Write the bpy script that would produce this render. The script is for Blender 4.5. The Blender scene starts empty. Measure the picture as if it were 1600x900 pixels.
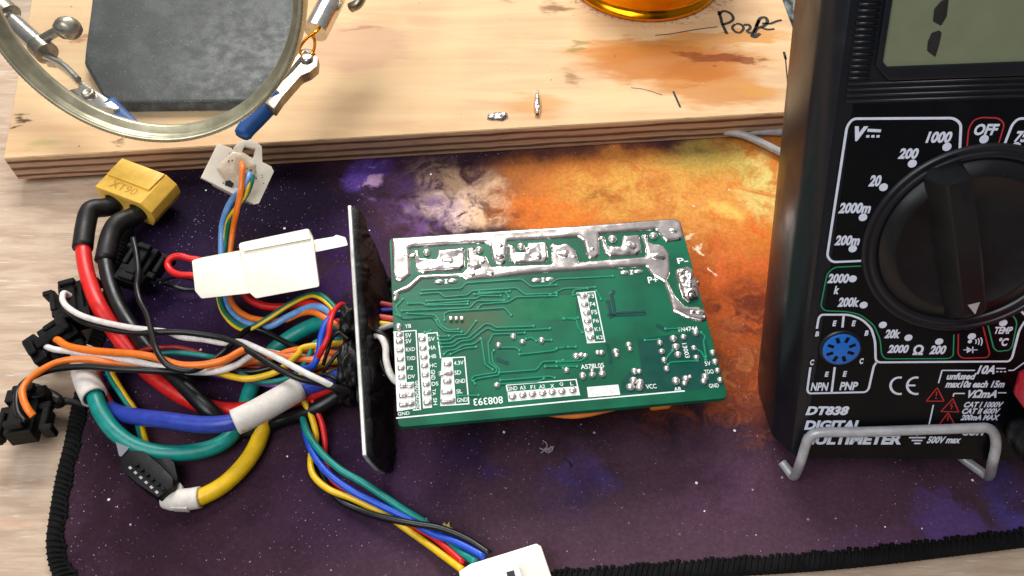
import bpy, bmesh, math, random
from mathutils import Vector, Matrix, noise
from mathutils.geometry import tessellate_polygon
# 1 Blender unit = 1 cm
SC = bpy.context.scene
COL = SC.collection
SC.unit_settings.scale_length = 0.01
R = math.radians
# ------------------------------------------------------------------ camera
FPX = 1300.0; TH = R(35); CH = 20.3
CAM = Vector((0, -CH*math.tan(TH), CH))
FW = Vector((0, math.sin(TH), -math.cos(TH))); UP = Vector((0, math.cos(TH), math.sin(TH))); RT = Vector((1, 0, 0))
cd = bpy.data.cameras.new('camera'); cam = bpy.data.objects.new('camera', cd); COL.objects.link(cam)
cam.location = CAM; cam.rotation_euler = (TH, 0, 0)
cd.sensor_width = 36; cd.lens = 36*FPX/1600; cd.clip_start = .5; cd.clip_end = 1000
SC.camera = cam
# ------------------------------------------------------------------ world and lamps
w = bpy.data.worlds.new('World'); SC.world = w; w.use_nodes = True
nt = w.node_tree; bgn = nt.nodes['Background']
tc = nt.nodes.new('ShaderNodeTexCoord'); sx = nt.nodes.new('ShaderNodeSeparateXYZ'); nt.links.new(tc.outputs['Generated'], sx.inputs[0])
ma = nt.nodes.new('ShaderNodeMath'); ma.operation = 'MULTIPLY_ADD'; nt.links.new(sx.outputs['Y'], ma.inputs[0]); ma.inputs[1].default_value = .55; ma.inputs[2].default_value = 0
mb = nt.nodes.new('ShaderNodeMath'); mb.operation = 'MULTIPLY_ADD'; nt.links.new(sx.outputs['Z'], mb.inputs[0]); mb.inputs[1].default_value = .45; nt.links.new(ma.outputs[0], mb.inputs[2])
rp = nt.nodes.new('ShaderNodeValToRGB'); nt.links.new(mb.outputs[0], rp.inputs[0])
e = rp.color_ramp.elements; e[0].position = 0; e[0].color = (.22, .22, .24, 1); e[1].position = .75; e[1].color = (.95, .95, 1, 1)
k = e.new(.33); k.color = (.42, .41, .42, 1)
nt.links.new(rp.outputs[0], bgn.inputs[0]); bgn.inputs[1].default_value = .6
def area(name, loc, tgt, size, sy, power, col):
    l = bpy.data.lights.new(name, 'AREA'); l.shape = 'RECTANGLE'; l.size = size; l.size_y = sy; l.energy = power; l.color = col
    o = bpy.data.objects.new(name, l); COL.objects.link(o); o.location = loc
    o.rotation_euler = (Vector(tgt)-Vector(loc)).to_track_quat('-Z', 'Y').to_euler(); return o
area('window_light', (-14, 62, 66), (0, 2, 0), 44, 36, 52000*1.75, (1, .97, .94))
area('front_fill_light', (-30, -32, 72), (2, 0, 0), 60, 50, 52000*1.0, (.95, .97, 1))  # unseen soft fill lamp, added to brighten the meter face and front edges
SC.view_settings.view_transform = 'Standard'; SC.view_settings.look = 'None'; SC.view_settings.exposure = 0; SC.view_settings.gamma = 1
# ------------------------------------------------------------------ geometry of the place
def ray(x, y): return FW + RT*((x-800)/FPX) - UP*((y-450)/FPX)
def P(x, y, z=0.0):
    d = ray(x, y); return CAM + d*((z-CH)/d.z)
MZ = .25
class Frame:
    def __init__(s, O, U, V): s.O = Vector(O); s.U = Vector(U).normalized(); s.V = Vector(V).normalized(); s.N = s.U.cross(s.V).normalized()
    def uv(s, x, y, h=0):
        d = ray(x, y); k = ((s.O+s.N*h-CAM).dot(s.N))/d.dot(s.N); p = CAM+d*k-s.O; return (p.dot(s.U), p.dot(s.V))
    def w(s, u, v, h=0): return s.O+s.U*u+s.V*v+s.N*h
# ------------------------------------------------------------------ object helpers
WO = {}
def link(name, me, mat, parent=None, origin=None):
    """one mesh object; vertices come in world space, origin set at the bottom centre"""
    if origin is None:
        xs = [v.co.x for v in me.vertices]; ys = [v.co.y for v in me.vertices]; zs = [v.co.z for v in me.vertices]
        origin = Vector(((min(xs)+max(xs))/2, (min(ys)+max(ys))/2, min(zs)))
    me.transform(Matrix.Translation(-origin))
    o = bpy.data.objects.new(name, me); COL.objects.link(o)
    mats = mat if isinstance(mat, (list, tuple)) else [mat]
    for m in mats: me.materials.append(m)
    if parent: o.parent = parent; o.location = origin-WO[parent.name]
    else: o.location = origin
    WO[o.name] = origin.copy()
    return o
def ob(name, vf, mat, parent=None, smooth=True, origin=None):
    me = bpy.data.meshes.new(name); me.from_pydata([tuple(v) for v in vf[0]], [], vf[1])
    if len(vf) > 2 and vf[2]:
        for p, i in zip(me.polygons, vf[2]): p.material_index = i
    me.validate(); me.update()
    bm = bmesh.new(); bm.from_mesh(me); bmesh.ops.recalc_face_normals(bm, faces=bm.faces) if vf_closed(vf) else None; bm.to_mesh(me); bm.free()
    if smooth:
        me.polygons.foreach_set('use_smooth', [True]*len(me.polygons))
        if smooth == 'auto':
            bm = bmesh.new(); bm.from_mesh(me)
            for ed in bm.edges:
                if len(ed.link_faces) == 2 and ed.calc_face_angle(0) > R(35): ed.smooth = False
            bm.to_mesh(me); bm.free()
    return link(name, me, mat, parent, origin)
def vf_closed(vf): return True
def tag(o, label, cat, group=None, kind=None):
    if label: o['label'] = label
    if cat: o['category'] = cat
    if group: o['group'] = group
    if kind: o['kind'] = kind
    return o
def thing(name, label, cat, loc, group=None):
    o = bpy.data.objects.new(name, None); COL.objects.link(o); o.location = Vector(loc); o.empty_display_size = .5
    WO[o.name] = Vector(loc); return tag(o, label, cat, group)
def join(*vfs):
    V = []; F = []; M = []
    for t in vfs:
        n = len(V); V += [Vector(v) for v in t[0]]; F += [[i+n for i in f] for f in t[1]]
        M += (t[2] if len(t) > 2 and t[2] else [0]*len(t[1]))
    return V, F, M
def catmull(pts, n=6, closed=False):
    if len(pts) < 3: return [Vector(p) for p in pts]
    p = [Vector(q) for q in pts]; out = []
    ext = [p[-1]]+p+[p[0], p[1]] if closed else [p[0]*2-p[1]]+p+[p[-1]*2-p[-2]]
    for i in range(1, len(ext)-2):
        a, b, c, d = ext[i-1:i+3]
        for k in range(n):
            t = k/n; out.append(.5*((2*b)+(c-a)*t+(2*a-5*b+4*c-d)*t*t+(3*b-a-3*c+d)*t**3))
    if not closed: out.append(p[-1])
    return out
def tube(pts, r, sides=12, n=6, closed=False, caps=True, resample=True, flat=1.0):
    path = catmull(pts, n, closed) if resample else [Vector(p) for p in pts]
    L = len(path); V = []; F = []
    rr = r if callable(r) else (lambda t: r)
    up = Vector((0, 0, 1)); prev = None
    for i, p in enumerate(path):
        if closed: t = (path[(i+1) % L]-path[i-1]).normalized()
        else: t = (path[min(i+1, L-1)]-path[max(i-1, 0)]).normalized()
        if prev is None:
            a = t.cross(up)
            if a.length < .1: a = t.cross(Vector((0, 1, 0)))
            a.normalize()
        else: a = (prev-t*prev.dot(t)).normalized()
        prev = a; b = t.cross(a); rad = rr(i/max(L-1, 1))
        for k in range(sides):
            g = 2*math.pi*k/sides; V.append(p+a*math.cos(g)*rad+b*math.sin(g)*rad*flat)
    m = L if closed else L-1
    for i in range(m):
        for k in range(sides):
            j = (i+1) % L; F.append([i*sides+k, i*sides+(k+1) % sides, j*sides+(k+1) % sides, j*sides+k])
    if caps and not closed:
        F.append([k for k in range(sides)][::-1]); F.append([(L-1)*sides+k for k in range(sides)])
    return V, F
def wpath(px): return [P(*q) for q in px]
def box(c, s, bev=0, rot=None, seg=2):
    bm = bmesh.new(); bmesh.ops.create_cube(bm, size=1)
    for v in bm.verts: v.co = Vector((v.co.x*s[0], v.co.y*s[1], v.co.z*s[2]))
    if bev: bmesh.ops.bevel(bm, geom=bm.edges[:], offset=bev, segments=seg, profile=.6, affect='EDGES')
    M = rot if rot is not None else Matrix.Identity(3)
    V = [M@v.co+Vector(c) for v in bm.verts]; bm.verts.index_update(); F = [[v.index for v in f.verts] for f in bm.faces]; bm.free(); return V, F
def rotm(U, V=None, N=None): 
    U = Vector(U).normalized(); V = Vector(V).normalized(); N = U.cross(V).normalized(); V = N.cross(U)
    return Matrix((U, V, N)).transposed()
def prism(top, dvec, bev=0, holes=None, seg=2):
    """closed solid from a world polygon swept by dvec"""
    bm = bmesh.new(); loops = [top]+(holes or [])
    tris = tessellate_polygon([[Vector(p) for p in l] for l in loops]); flat = [Vector(p) for l in loops for p in l]; n = len(flat)
    vt = [bm.verts.new(p) for p in flat]; vb = [bm.verts.new(p+Vector(dvec)) for p in flat]
    if holes:
        for t in tris:
            try: bm.faces.new([vt[i] for i in t]); bm.faces.new([vb[i] for i in t][::-1])
            except ValueError: pass
    else:
        bm.faces.new(vt); bm.faces.new(vb[::-1])
    k = 0
    for l in loops:
        m = len(l)
        for i in range(m): bm.faces.new([vt[k+i], vt[k+(i+1) % m], vb[k+(i+1) % m], vb[k+i]])
        k += m
    bmesh.ops.recalc_face_normals(bm, faces=bm.faces)
    if bev:
        es = [e for e in bm.edges if len(e.link_faces) == 2 and e.calc_face_angle(0) > R(20)]
        bmesh.ops.bevel(bm, geom=es, offset=bev, segments=seg, profile=.6, affect='EDGES', clamp_overlap=True)
    bm.verts.index_update(); V = [v.co.copy() for v in bm.verts]; F = [[v.index for v in f.verts] for f in bm.faces]; bm.free(); return V, F
def pprism(px, zt, zb, bev=0, holes=None, seg=2):
    return prism([P(x, y, zt) for x, y in px], (0, 0, zb-zt), bev, [[P(x, y, zt) for x, y in h] for h in holes] if holes else None, seg)
def lathe(prof, c, axis=(0, 0, 1), n=64, xdir=None):
    A = Vector(axis).normalized(); X = Vector(xdir) if xdir else (A.cross(Vector((0, 0, 1))) if abs(A.z) < .9 else Vector((1, 0, 0)))
    X = (X-A*X.dot(A)).normalized(); Y = A.cross(X); V = []; F = []; m = len(prof)
    for i in range(n):
        g = 2*math.pi*i/n
        for r, h in prof: V.append(Vector(c)+(X*math.cos(g)+Y*math.sin(g))*r+A*h)
    for i in range(n):
        j = (i+1) % n
        for k in range(m-1): F.append([i*m+k, j*m+k, j*m+k+1, i*m+k+1])
    return V, F
def ribbon(fr, uv, wd, h=.01, closed=False):
    n = len(uv); V = []; F = []; p = [Vector((a, b)) for a, b in uv]
    for i in range(n):
        if closed: a, b = p[i-1], p[(i+1) % n]
        else: a, b = p[max(i-1, 0)], p[min(i+1, n-1)]
        d1 = (p[i]-a) if (i > 0 or closed) else (b-p[i]); d2 = (b-p[i]) if (i < n-1 or closed) else d1
        if d1.length < 1e-6: d1 = d2
        if d2.length < 1e-6: d2 = d1
        d1 = d1.normalized(); d2 = d2.normalized(); t = (d1+d2)
        t = t.normalized() if t.length > .2 else d1
        nn = Vector((-t.y, t.x)); k = wd/2/max(.5, nn.dot(Vector((-d1.y, d1.x))))
        V += [fr.w(*(p[i]+nn*k), h), fr.w(*(p[i]-nn*k), h)]
    for i in range(n if closed else n-1):
        j = (i+1) % n; F.append([2*i, 2*i+1, 2*j+1, 2*j])
    return V, F
def strip3(fr, uv, wd, h0, h1):
    """raised rounded strip"""
    V = []; F = []; n = len(uv); p = [Vector((a, b)) for a, b in uv]
    prof = [(-.5, h0), (-.32, h1), (.32, h1), (.5, h0)]
    for i in range(n):
        a, b = p[max(i-1, 0)], p[min(i+1, n-1)]
        d1 = (p[i]-a) if i > 0 else (b-p[i]); d2 = (b-p[i]) if i < n-1 else d1
        d1 = d1.normalized(); d2 = d2.normalized(); t = (d1+d2).normalized() if (d1+d2).length > .2 else d1
        nn = Vector((-t.y, t.x)); k = wd/max(.6, nn.dot(Vector((-d1.y, d1.x))))
        for s, h in prof: V.append(fr.w(*(p[i]+nn*k*s), h))
    for i in range(n-1):
        for j in range(3): F.append([i*4+j, i*4+j+1, (i+1)*4+j+1, (i+1)*4+j])
    return V, F
def disc(fr, c, r, h=.01, n=20, ry=None):
    V = [fr.w(c[0]+r*math.cos(2*math.pi*i/n), c[1]+(ry or r)*math.sin(2*math.pi*i/n), h) for i in range(n)]; return V, [list(range(n))]
def polyflat(fr, uv, h=.01):
    V = [fr.w(a, b, h) for a, b in uv]; return V, [list(t) for t in tessellate_polygon([[Vector((a, b, 0)) for a, b in uv]])]
def dome(fr, c, r, ht, h=0, n=14, ry=None):
    V = []; F = []; ry = ry or r; rings = [(1, 0), (.93, .35), (.78, .65), (.5, .88), (.22, .985)]
    for q, z in rings:
        for i in range(n): g = 2*math.pi*i/n; V.append(fr.w(c[0]+r*q*math.cos(g), c[1]+ry*q*math.sin(g), h+ht*z))
    V.append(fr.w(c[0], c[1], h+ht))
    for k in range(len(rings)-1):
        for i in range(n): F.append([k*n+i, k*n+(i+1) % n, (k+1)*n+(i+1) % n, (k+1)*n+i])
    for i in range(n): F.append([(len(rings)-1)*n+i, (len(rings)-1)*n+(i+1) % n, len(V)-1])
    return V, F
def puffy(fr, uv, ht, er, step, amp=0, fq=4, seed=0, h=0):
    """cushion of metal over a polygon: rounded at the edge, lumpy inside"""
    n = len(uv); xs = [a for a, b in uv]; ys = [b for a, b in uv]
    x0, x1, y0, y1 = min(xs)-step, max(xs)+step, min(ys)-step, max(ys)+step
    nx = int((x1-x0)/step)+2; ny = int((y1-y0)/step)+2
    def sd(x, y):
        ins = False; best = 1e9; bp = (x, y); j = n-1
        for i in range(n):
            xi, yi = uv[i]; xj, yj = uv[j]
            if (yi > y) != (yj > y) and x < (xj-xi)*(y-yi)/(yj-yi)+xi: ins = not ins
            dx, dy = xj-xi, yj-yi; L = dx*dx+dy*dy; t = max(0, min(1, ((x-xi)*dx+(y-yi)*dy)/L)) if L > 0 else 0
            qx, qy = xi+t*dx, yi+t*dy; d = (x-qx)**2+(y-qy)**2
            if d < best: best = d; bp = (qx, qy)
            j = i
        return (math.sqrt(best) if ins else -math.sqrt(best)), bp
    S = [[sd(x0+i*step, y0+j*step) for j in range(ny)] for i in range(nx)]
    idx = {}; V = []; F = []
    def vid(i, j):
        if (i, j) in idx: return idx[(i, j)]
        d, bp = S[i][j]; x, y = x0+i*step, y0+j*step
        if d <= step*.35: x, y = bp; d = 0
        z = ht*math.sqrt(max(0, 1-(1-min(d/er, 1))**2))
        if amp and d > 0:
            m = min(1, d/er); q = Vector((x*fq, y*fq, seed*3.1))
            z += m*amp*(noise.noise(q)+.6*noise.noise(q*2.3)+.15*noise.noise(q*5))
        idx[(i, j)] = len(V); V.append(fr.w(x, y, h+max(z, 0 if d == 0 else .004))); return idx[(i, j)]
    for i in range(nx-1):
        for j in range(ny-1):
            if max(S[i][j][0], S[i+1][j][0], S[i][j+1][0], S[i+1][j+1][0]) > step*.35:
                f = [vid(i, j), vid(i+1, j), vid(i+1, j+1), vid(i, j+1)]; F.append(f)
    return V, F
def textgeo(s, bold=0, shear=0):
    c = bpy.data.curves.new('t', 'FONT'); c.body = s; c.size = 1; c.offset = bold; c.shear = shear; c.resolution_u = 3; c.fill_mode = 'FRONT'
    o = bpy.data.objects.new('t', c); COL.objects.link(o); dg = bpy.context.evaluated_depsgraph_get(); dg.update()
    me = bpy.data.meshes.new_from_object(o.evaluated_get(dg)); V = [(v.co.x, v.co.y) for v in me.vertices]; F = [list(p.vertices) for p in me.polygons]
    bpy.data.objects.remove(o); bpy.data.curves.remove(c); bpy.data.meshes.remove(me)
    if not V: return None
    a = min(x for x, y in V); b = max(x for x, y in V); c0 = min(y for x, y in V); d = max(y for x, y in V)
    return [((x-a)/(b-a), (y-c0)/(d-c0)) for x, y in V], F
def textquad(fr, s, p0, p1, p2, h=.012, bold=.02, shear=0):
    """text filling the quad: p0 bottom-left, p1 bottom-right, p2 top-left in frame uv"""
    g = textgeo(s, bold, shear)
    a, b, c = Vector(p0), Vector(p1), Vector(p2); V = []
    for x, y in g[0]: q = a+(b-a)*x+(c-a)*y; V.append(fr.w(q.x, q.y, h))
    return V, g[1]
def rounded(px, rad, n=4, closed=False):
    out = []; m = len(px)
    for i in range(m):
        if not closed and i in (0, m-1): out.append(tuple(px[i])); continue
        p = Vector(px[i]); a = Vector(px[i-1])-p; b = Vector(px[(i+1) % m])-p; r = min(rad, a.length*.45, b.length*.45)
        A = p+a.normalized()*r; B = p+b.normalized()*r
        for k in range(n+1): t = k/n; q = A*(1-t)**2+p*2*t*(1-t)+B*t*t; out.append((q.x, q.y))
    return out
# ------------------------------------------------------------------ materials
def lin(h):
    h = h.lstrip('#'); c = [int(h[i:i+2], 16)/255 for i in (0, 2, 4)]
    return tuple((x/12.92 if x <= .04045 else ((x+.055)/1.055)**2.4) for x in c)+(1,)
class NB:
    def __init__(s, name):
        s.m = bpy.data.materials.new(name); s.m.use_nodes = True; s.t = s.m.node_tree; s.b = s.t.nodes['Principled BSDF']; s.out = s.t.nodes['Material Output']
        s.geo = s.n('ShaderNodeNewGeometry'); s.pos = s.geo.outputs['Position']
    def n(s, ty, **kw):
        q = s.t.nodes.new(ty)
        for a, b in kw.items(): setattr(q, a, b)
        return q
    def put(s, sock, v):
        if v is None: return
        if isinstance(v, bpy.types.NodeSocket): s.t.links.new(v, sock)
        else:
            if sock.type == 'RGBA' and len(v) == 3: v = tuple(v)+(1,)
            sock.default_value = v
    def math(s, op, a, b=0, c=None, clamp=False):
        q = s.n('ShaderNodeMath', operation=op); q.use_clamp = clamp; s.put(q.inputs[0], a); s.put(q.inputs[1], b)
        if c is not None: s.put(q.inputs[2], c)
        return q.outputs[0]
    def vm(s, op, a, b=(0, 0, 0)):
        q = s.n('ShaderNodeVectorMath', operation=op); s.put(q.inputs[0], a); s.put(q.inputs[1], b); return q.outputs['Value'] if op in ('LENGTH', 'DOT_PRODUCT') else q.outputs[0]
    def scale(s, v, sc=(1, 1, 1), rot=(0, 0, 0), loc=(0, 0, 0), kind='POINT'):
        q = s.n('ShaderNodeMapping', vector_type=kind); s.put(q.inputs['Vector'], v); q.inputs['Location'].default_value = loc; q.inputs['Rotation'].default_value = rot; q.inputs['Scale'].default_value = sc; return q.outputs[0]
    def noise(s, v, sc=1, det=4, rough=.5, dist=0, out='Fac'):
        q = s.n('ShaderNodeTexNoise'); s.put(q.inputs['Vector'], v); q.inputs['Scale'].default_value = sc; q.inputs['Detail'].default_value = det; q.inputs['Roughness'].default_value = rough; q.inputs['Distortion'].default_value = dist
        return q.outputs[out]
    def vor(s, v, sc=1, feat='F1', out='Distance', rnd=1):
        q = s.n('ShaderNodeTexVoronoi', feature=feat); s.put(q.inputs['Vector'], v); q.inputs['Scale'].default_value = sc; q.inputs['Randomness'].default_value = rnd; return q.outputs[out]
    def mr(s, v, a, b, c=0, d=1, smooth=True):
        q = s.n('ShaderNodeMapRange', interpolation_type='SMOOTHSTEP' if smooth else 'LINEAR'); s.put(q.inputs['Value'], v)
        for k, x in zip((1, 2, 3, 4), (a, b, c, d)): s.put(q.inputs[k], x)
        return q.outputs[0]
    def mix(s, f, a, b, mode='MIX'):
        q = s.n('ShaderNodeMix', data_type='RGBA', blend_type=mode); s.put(q.inputs['Factor'], f)
        s.put(q.inputs[6], a); s.put(q.inputs[7], b); return q.outputs[2]
    def blob(s, v, c, r, rot=0, soft=.5):
        q = s.scale(v, (r[0], r[1], 50), (0, 0, rot), (c[0], c[1], 0), 'TEXTURE'); d = s.vm('LENGTH', q); return s.mr(d, 1+soft, 1-soft)
    def bump(s, hgt, st=.3, dist=.02):
        q = s.n('ShaderNodeBump'); s.put(q.inputs['Height'], hgt); q.inputs['Strength'].default_value = st; q.inputs['Distance'].default_value = dist; s.t.links.new(q.outputs[0], s.b.inputs['Normal'])
    def set(s, **kw):
        nm = dict(color='Base Color', rough='Roughness', metal='Metallic', spec='Specular IOR Level', coat='Coat Weight', coatr='Coat Roughness', sss='Subsurface Weight', trans='Transmission Weight', ior='IOR', alpha='Alpha', sheen='Sheen Weight')
        for a, b in kw.items(): s.put(s.b.inputs[nm[a]], b)
        return s
def simple(name, col, rough=.4, metal=0, var=.0, vs=3, bump=0, bs=20, sss=0, coat=0, spec=.5, wear=None):
    N = NB(name); c = lin(col) if isinstance(col, str) else col
    if var:
        f = N.noise(N.pos, vs, 4, .6); f = N.mr(f, .3, .7, 1-var, 1+var*.6)
        q = N.n('ShaderNodeCombineColor'); 
        for i in range(3): N.put(q.inputs[i], f)
        cc = N.mix(1.0, c, q.outputs[0], 'MULTIPLY')
    else: cc = c
    if wear:
        f = N.mr(N.noise(N.pos, wear[1], 5, .7), wear[2], wear[2]+.08); cc = N.mix(f, cc, lin(wear[0]))
    r = N.mr(N.noise(N.pos, 2.5, 3, .6), .3, .7, rough*.85, min(1, rough*1.2))
    N.set(color=cc, rough=r, metal=metal, spec=spec)
    if sss: N.set(sss=sss); N.b.inputs['Subsurface Scale'].default_value = .15; N.b.inputs['Subsurface Radius'].default_value = (1, .8, .6)
    if coat: N.set(coat=coat, coatr=.15)
    if bump: N.bump(N.noise(N.pos, bs, 4, .6), bump)
    return N.m
M = {}
for k, c in dict(red='#d31f1c', darkred='#8f1512', black='#0e0e10', white='#e4ddd6', orange='#f0791c', yellow='#e8bd12', teal='#08847a', green='#0d7458', blue='#1c4fc4', navy='#2b3fa0', lightblue='#6b9ad2', purple='#6a3f86', grey='#a9a6a4', pinkred='#d9524a').items():
    M[k] = simple('wire_'+k, c, .36, var=.16, vs=5, bump=.06, bs=14, spec=.4, wear=('#4a4440', 2.2, .71) if k not in ('black', 'grey') else None)
M['orange'] = simple('wire_orange_printed', '#f0791c', .34, var=.12, vs=5, wear=('#7a3408', 8, .66)); M['yellow'] = simple('wire_yellow_printed', '#e6b910', .34, var=.1, vs=5, wear=('#4a3a08', 9, .69))
M['heatshrink'] = simple('heatshrink_black', '#151312', .46, var=.25, vs=4, bump=.3, bs=14, spec=.35)
M['bplastic'] = simple('black_nylon', '#0b0a0c', .45, var=.3, vs=6, bump=.05, spec=.22)
M['wplastic'] = simple('milky_nylon', '#f4ecda', .42, var=.05, vs=2, bump=.06, bs=12, sss=.25, wear=('#cdb98e', 1.3, .66))
M['wsleeve'] = simple('white_fibreglass', '#d8d0c6', .62, var=.1, vs=7, bump=.15, bs=40, wear=('#a99c8c', 2.5, .64))
M['xt'] = simple('yellow_nylon', '#e2b446', .5, var=.1, vs=4, bump=.12, bs=10, sss=.08, wear=('#b98e2c', 3, .68))
M['solder'] = simple('solder', '#e2d8d1', .2, 1, var=.2, vs=3, bump=.10, bs=3.5)
M['soldersm'] = simple('solder_smooth', '#e6ded8', .24, .8, var=.06, vs=6, bump=.05, bs=12)
M['chrome'] = simple('nickel_plate', '#cfcac0', .2, 1, var=.15, vs=3, bump=.1, bs=6)
M['rim'] = simple('aged_brass_plate', '#b5ae92', .34, .75, var=.2, vs=2, bump=.08, bs=9)
M['chromedull'] = simple('dull_nickel', '#a29a88', .36, 1, var=.25, vs=4, bump=.15, bs=12)
M['bluesleeve'] = simple('blue_rubber', '#174f92', .5, var=.1, bump=.08)
M['castiron'] = simple('speckled_dark_enamel', '#1e211d', .5, var=.2, vs=2, wear=('#7e817a', 14, .6), bump=.2, bs=14)
M['silicone'] = simple('black_silicone', '#0d0c0c', .42, var=.3, vs=4, bump=.9, bs=9, spec=.35)
M['alu'] = simple('cut_aluminium', '#d9d6d0', .38, .7, var=.1, bump=.05)
M['greywire'] = simple('grey_coated_steel', '#b4b4b6', .4, .2, var=.15, vs=3, bump=.1, bs=9)
M['gold'] = simple('gold_anodised', '#f59a12', .2, 1, var=.06, vs=1.5, bump=.03)
M['silk'] = simple('silkscreen_white', '#e2e8e2', .5, var=.08, vs=8)
M['print'] = simple('print_white', '#d5dbea', .5, var=.08, vs=9)
M['printred'] = simple('print_red', '#b22a2e', .5); M['printgreen'] = simple('print_green', '#1f8a5e', .5)
M['redplug'] = simple('red_plug', '#e01c34', .4, var=.06, sss=.1)
M['socket'] = simple('blue_socket', '#1668c4', .4, var=.06)
M['marker'] = simple('marker_ink', '#1c1815', .6, var=.3, vs=6)
M['claygrey'] = simple('grey_blue_cloth', '#8b9496', .8, var=.4, vs=2, bump=.4, bs=4)
M['orangecap'] = simple('orange_sleeve', '#e07a2c', .4, var=.1)
# meter plastics
def meter_mat(name, base, rough, dust):
    N = NB(name); sp = N.mr(N.vor(N.pos, 5.5), .045, .02); ex = N.mr(N.noise(N.pos, 1.7, 2), .5, .62); f = N.math('MULTIPLY', sp, ex)
    fine = N.mr(N.noise(N.pos, 26, 3, .7), .68, .78); haze = N.mr(N.noise(N.pos, 1.1, 3), .35, .75)
    f2 = N.math('MULTIPLY', N.math('MULTIPLY', fine, haze), dust)
    c = N.mix(N.math('MAXIMUM', N.math('MULTIPLY', f, .5*min(1, dust*3)), f2), lin(base), lin('#8d8a86')); N.set(color=c, rough=N.mr(haze, 0, 1, rough*.85, rough*1.25), spec=.45)
    N.bump(N.noise(N.pos, 45, 2), .08, .01); return N.m
M['mbody'] = meter_mat('meter_body_plastic', '#14161b', .34, .25); M['mpanel'] = meter_mat('meter_panel', '#06070a', .42, .12); M['mpanel'].node_tree.nodes['Principled BSDF'].inputs['Specular IOR Level'].default_value = .2; M['mknob'] = meter_mat('meter_knob', '#0c0d0f', .42, .35)
N = NB('lcd'); c = N.mix(N.noise(N.pos, 2, 3), lin('#6c7358'), lin('#7a8064')); sp = N.mr(N.vor(N.pos, 6), .05, .02)
N.set(color=N.mix(N.math('MULTIPLY', sp, .5), c, lin('#d0d4c0')), rough=.35, coat=.6, coatr=.1); M['lcd'] = N.m
N = NB('glass'); tr = N.n('ShaderNodeBsdfTransparent'); tr.inputs[0].default_value = (.93, .96, .94, 1); gl = N.n('ShaderNodeBsdfGlossy'); gl.inputs['Roughness'].default_value = .03
lw = N.n('ShaderNodeFresnel'); lw.inputs[0].default_value = 1.5; mx = N.n('ShaderNodeMixShader'); sc_ = N.math('MULTIPLY_ADD', lw.outputs[0], 1.0, .05)
df = N.n('ShaderNodeBsdfDiffuse'); df.inputs[0].default_value = (.8, .85, .85, 1); m2 = N.n('ShaderNodeMixShader'); dust = N.mr(N.noise(N.pos, 1.2, 5, .7), .42, .75, .02, .12)
N.t.links.new(sc_, mx.inputs[0]); N.t.links.new(tr.outputs[0], mx.inputs[1]); N.t.links.new(gl.outputs[0], mx.inputs[2])
N.t.links.new(dust, m2.inputs[0]); N.t.links.new(mx.outputs[0], m2.inputs[1]); N.t.links.new(df.outputs[0], m2.inputs[2]); N.t.links.new(m2.outputs[0], N.out.inputs[0]); M['glass'] = N.m
# desk: pale limed oak laminate, grain along x
N = NB('limed_oak'); v = N.scale(N.pos, (.16, 1, 1), (0, 0, R(-3))); a = N.noise(v, 2.6, 6, .65, .4); b = N.noise(N.scale(N.pos, (.42, 6.5, 1), (0, 0, R(-3))), 1.7, 6, .7, .3); c = N.noise(N.scale(N.pos, (.5, 3, 1), (0, 0, R(-4))), .7, 3)
col = N.mix(N.mr(a, .32, .68), lin('#a9917a'), lin('#c4ad96')); col = N.mix(N.mr(b, .56, .7, 0, .75), col, lin('#d8cec4')); col = N.mix(N.mr(b, .42, .3, 0, .6), col, lin('#a3866d')); col = N.mix(N.mr(c, .6, .8, 0, .35), col, lin('#c98f74'))
N.set(color=col, rough=.6, spec=.2); N.bump(b, .15, .02); M['desk'] = N.m
# plywood
def ctr(x, y, z): p = P(x, y, z); return (p.x, p.y)
PZ = 1.27
N = NB('plywood_face'); rz = R(4.7); v = N.scale(N.pos, (.10, 1, 1), (0, 0, -rz)); a = N.noise(v, 1.3, 6, .6, .8); b = N.noise(N.scale(N.pos, (.12, 5, 1), (0, 0, -rz)), 1.8, 5, .7)
col = N.mix(N.mr(a, .3, .7), lin('#cba47a'), lin('#dcba8e')); col = N.mix(N.mr(b, .5, .75, 0, .22), col, lin('#bb9270')); col = N.mix(N.mr(N.noise(N.pos, .35, 3), .42, .62, 0, .4), col, lin('#e2c08f'))
wv = N.vm('ADD', N.pos, N.vm('SCALE', N.noise(N.scale(N.pos, (.35, 1.6, 1), (0, 0, -rz)), 1.3, 5, .7, out='Color'), (0, 0, 0))); 
sub = N.vm('SUBTRACT', N.noise(N.scale(N.pos, (.5, 1.6, 1), (0, 0, -rz)), 1.3, 5, .65, out='Color'), (.5, .5, .5)); sv = N.n('ShaderNodeVectorMath', operation='SCALE'); N.put(sv.inputs[0], sub); sv.inputs['Scale'].default_value = 1.7; wv = N.vm('ADD', N.pos, sv.outputs[0])
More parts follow.
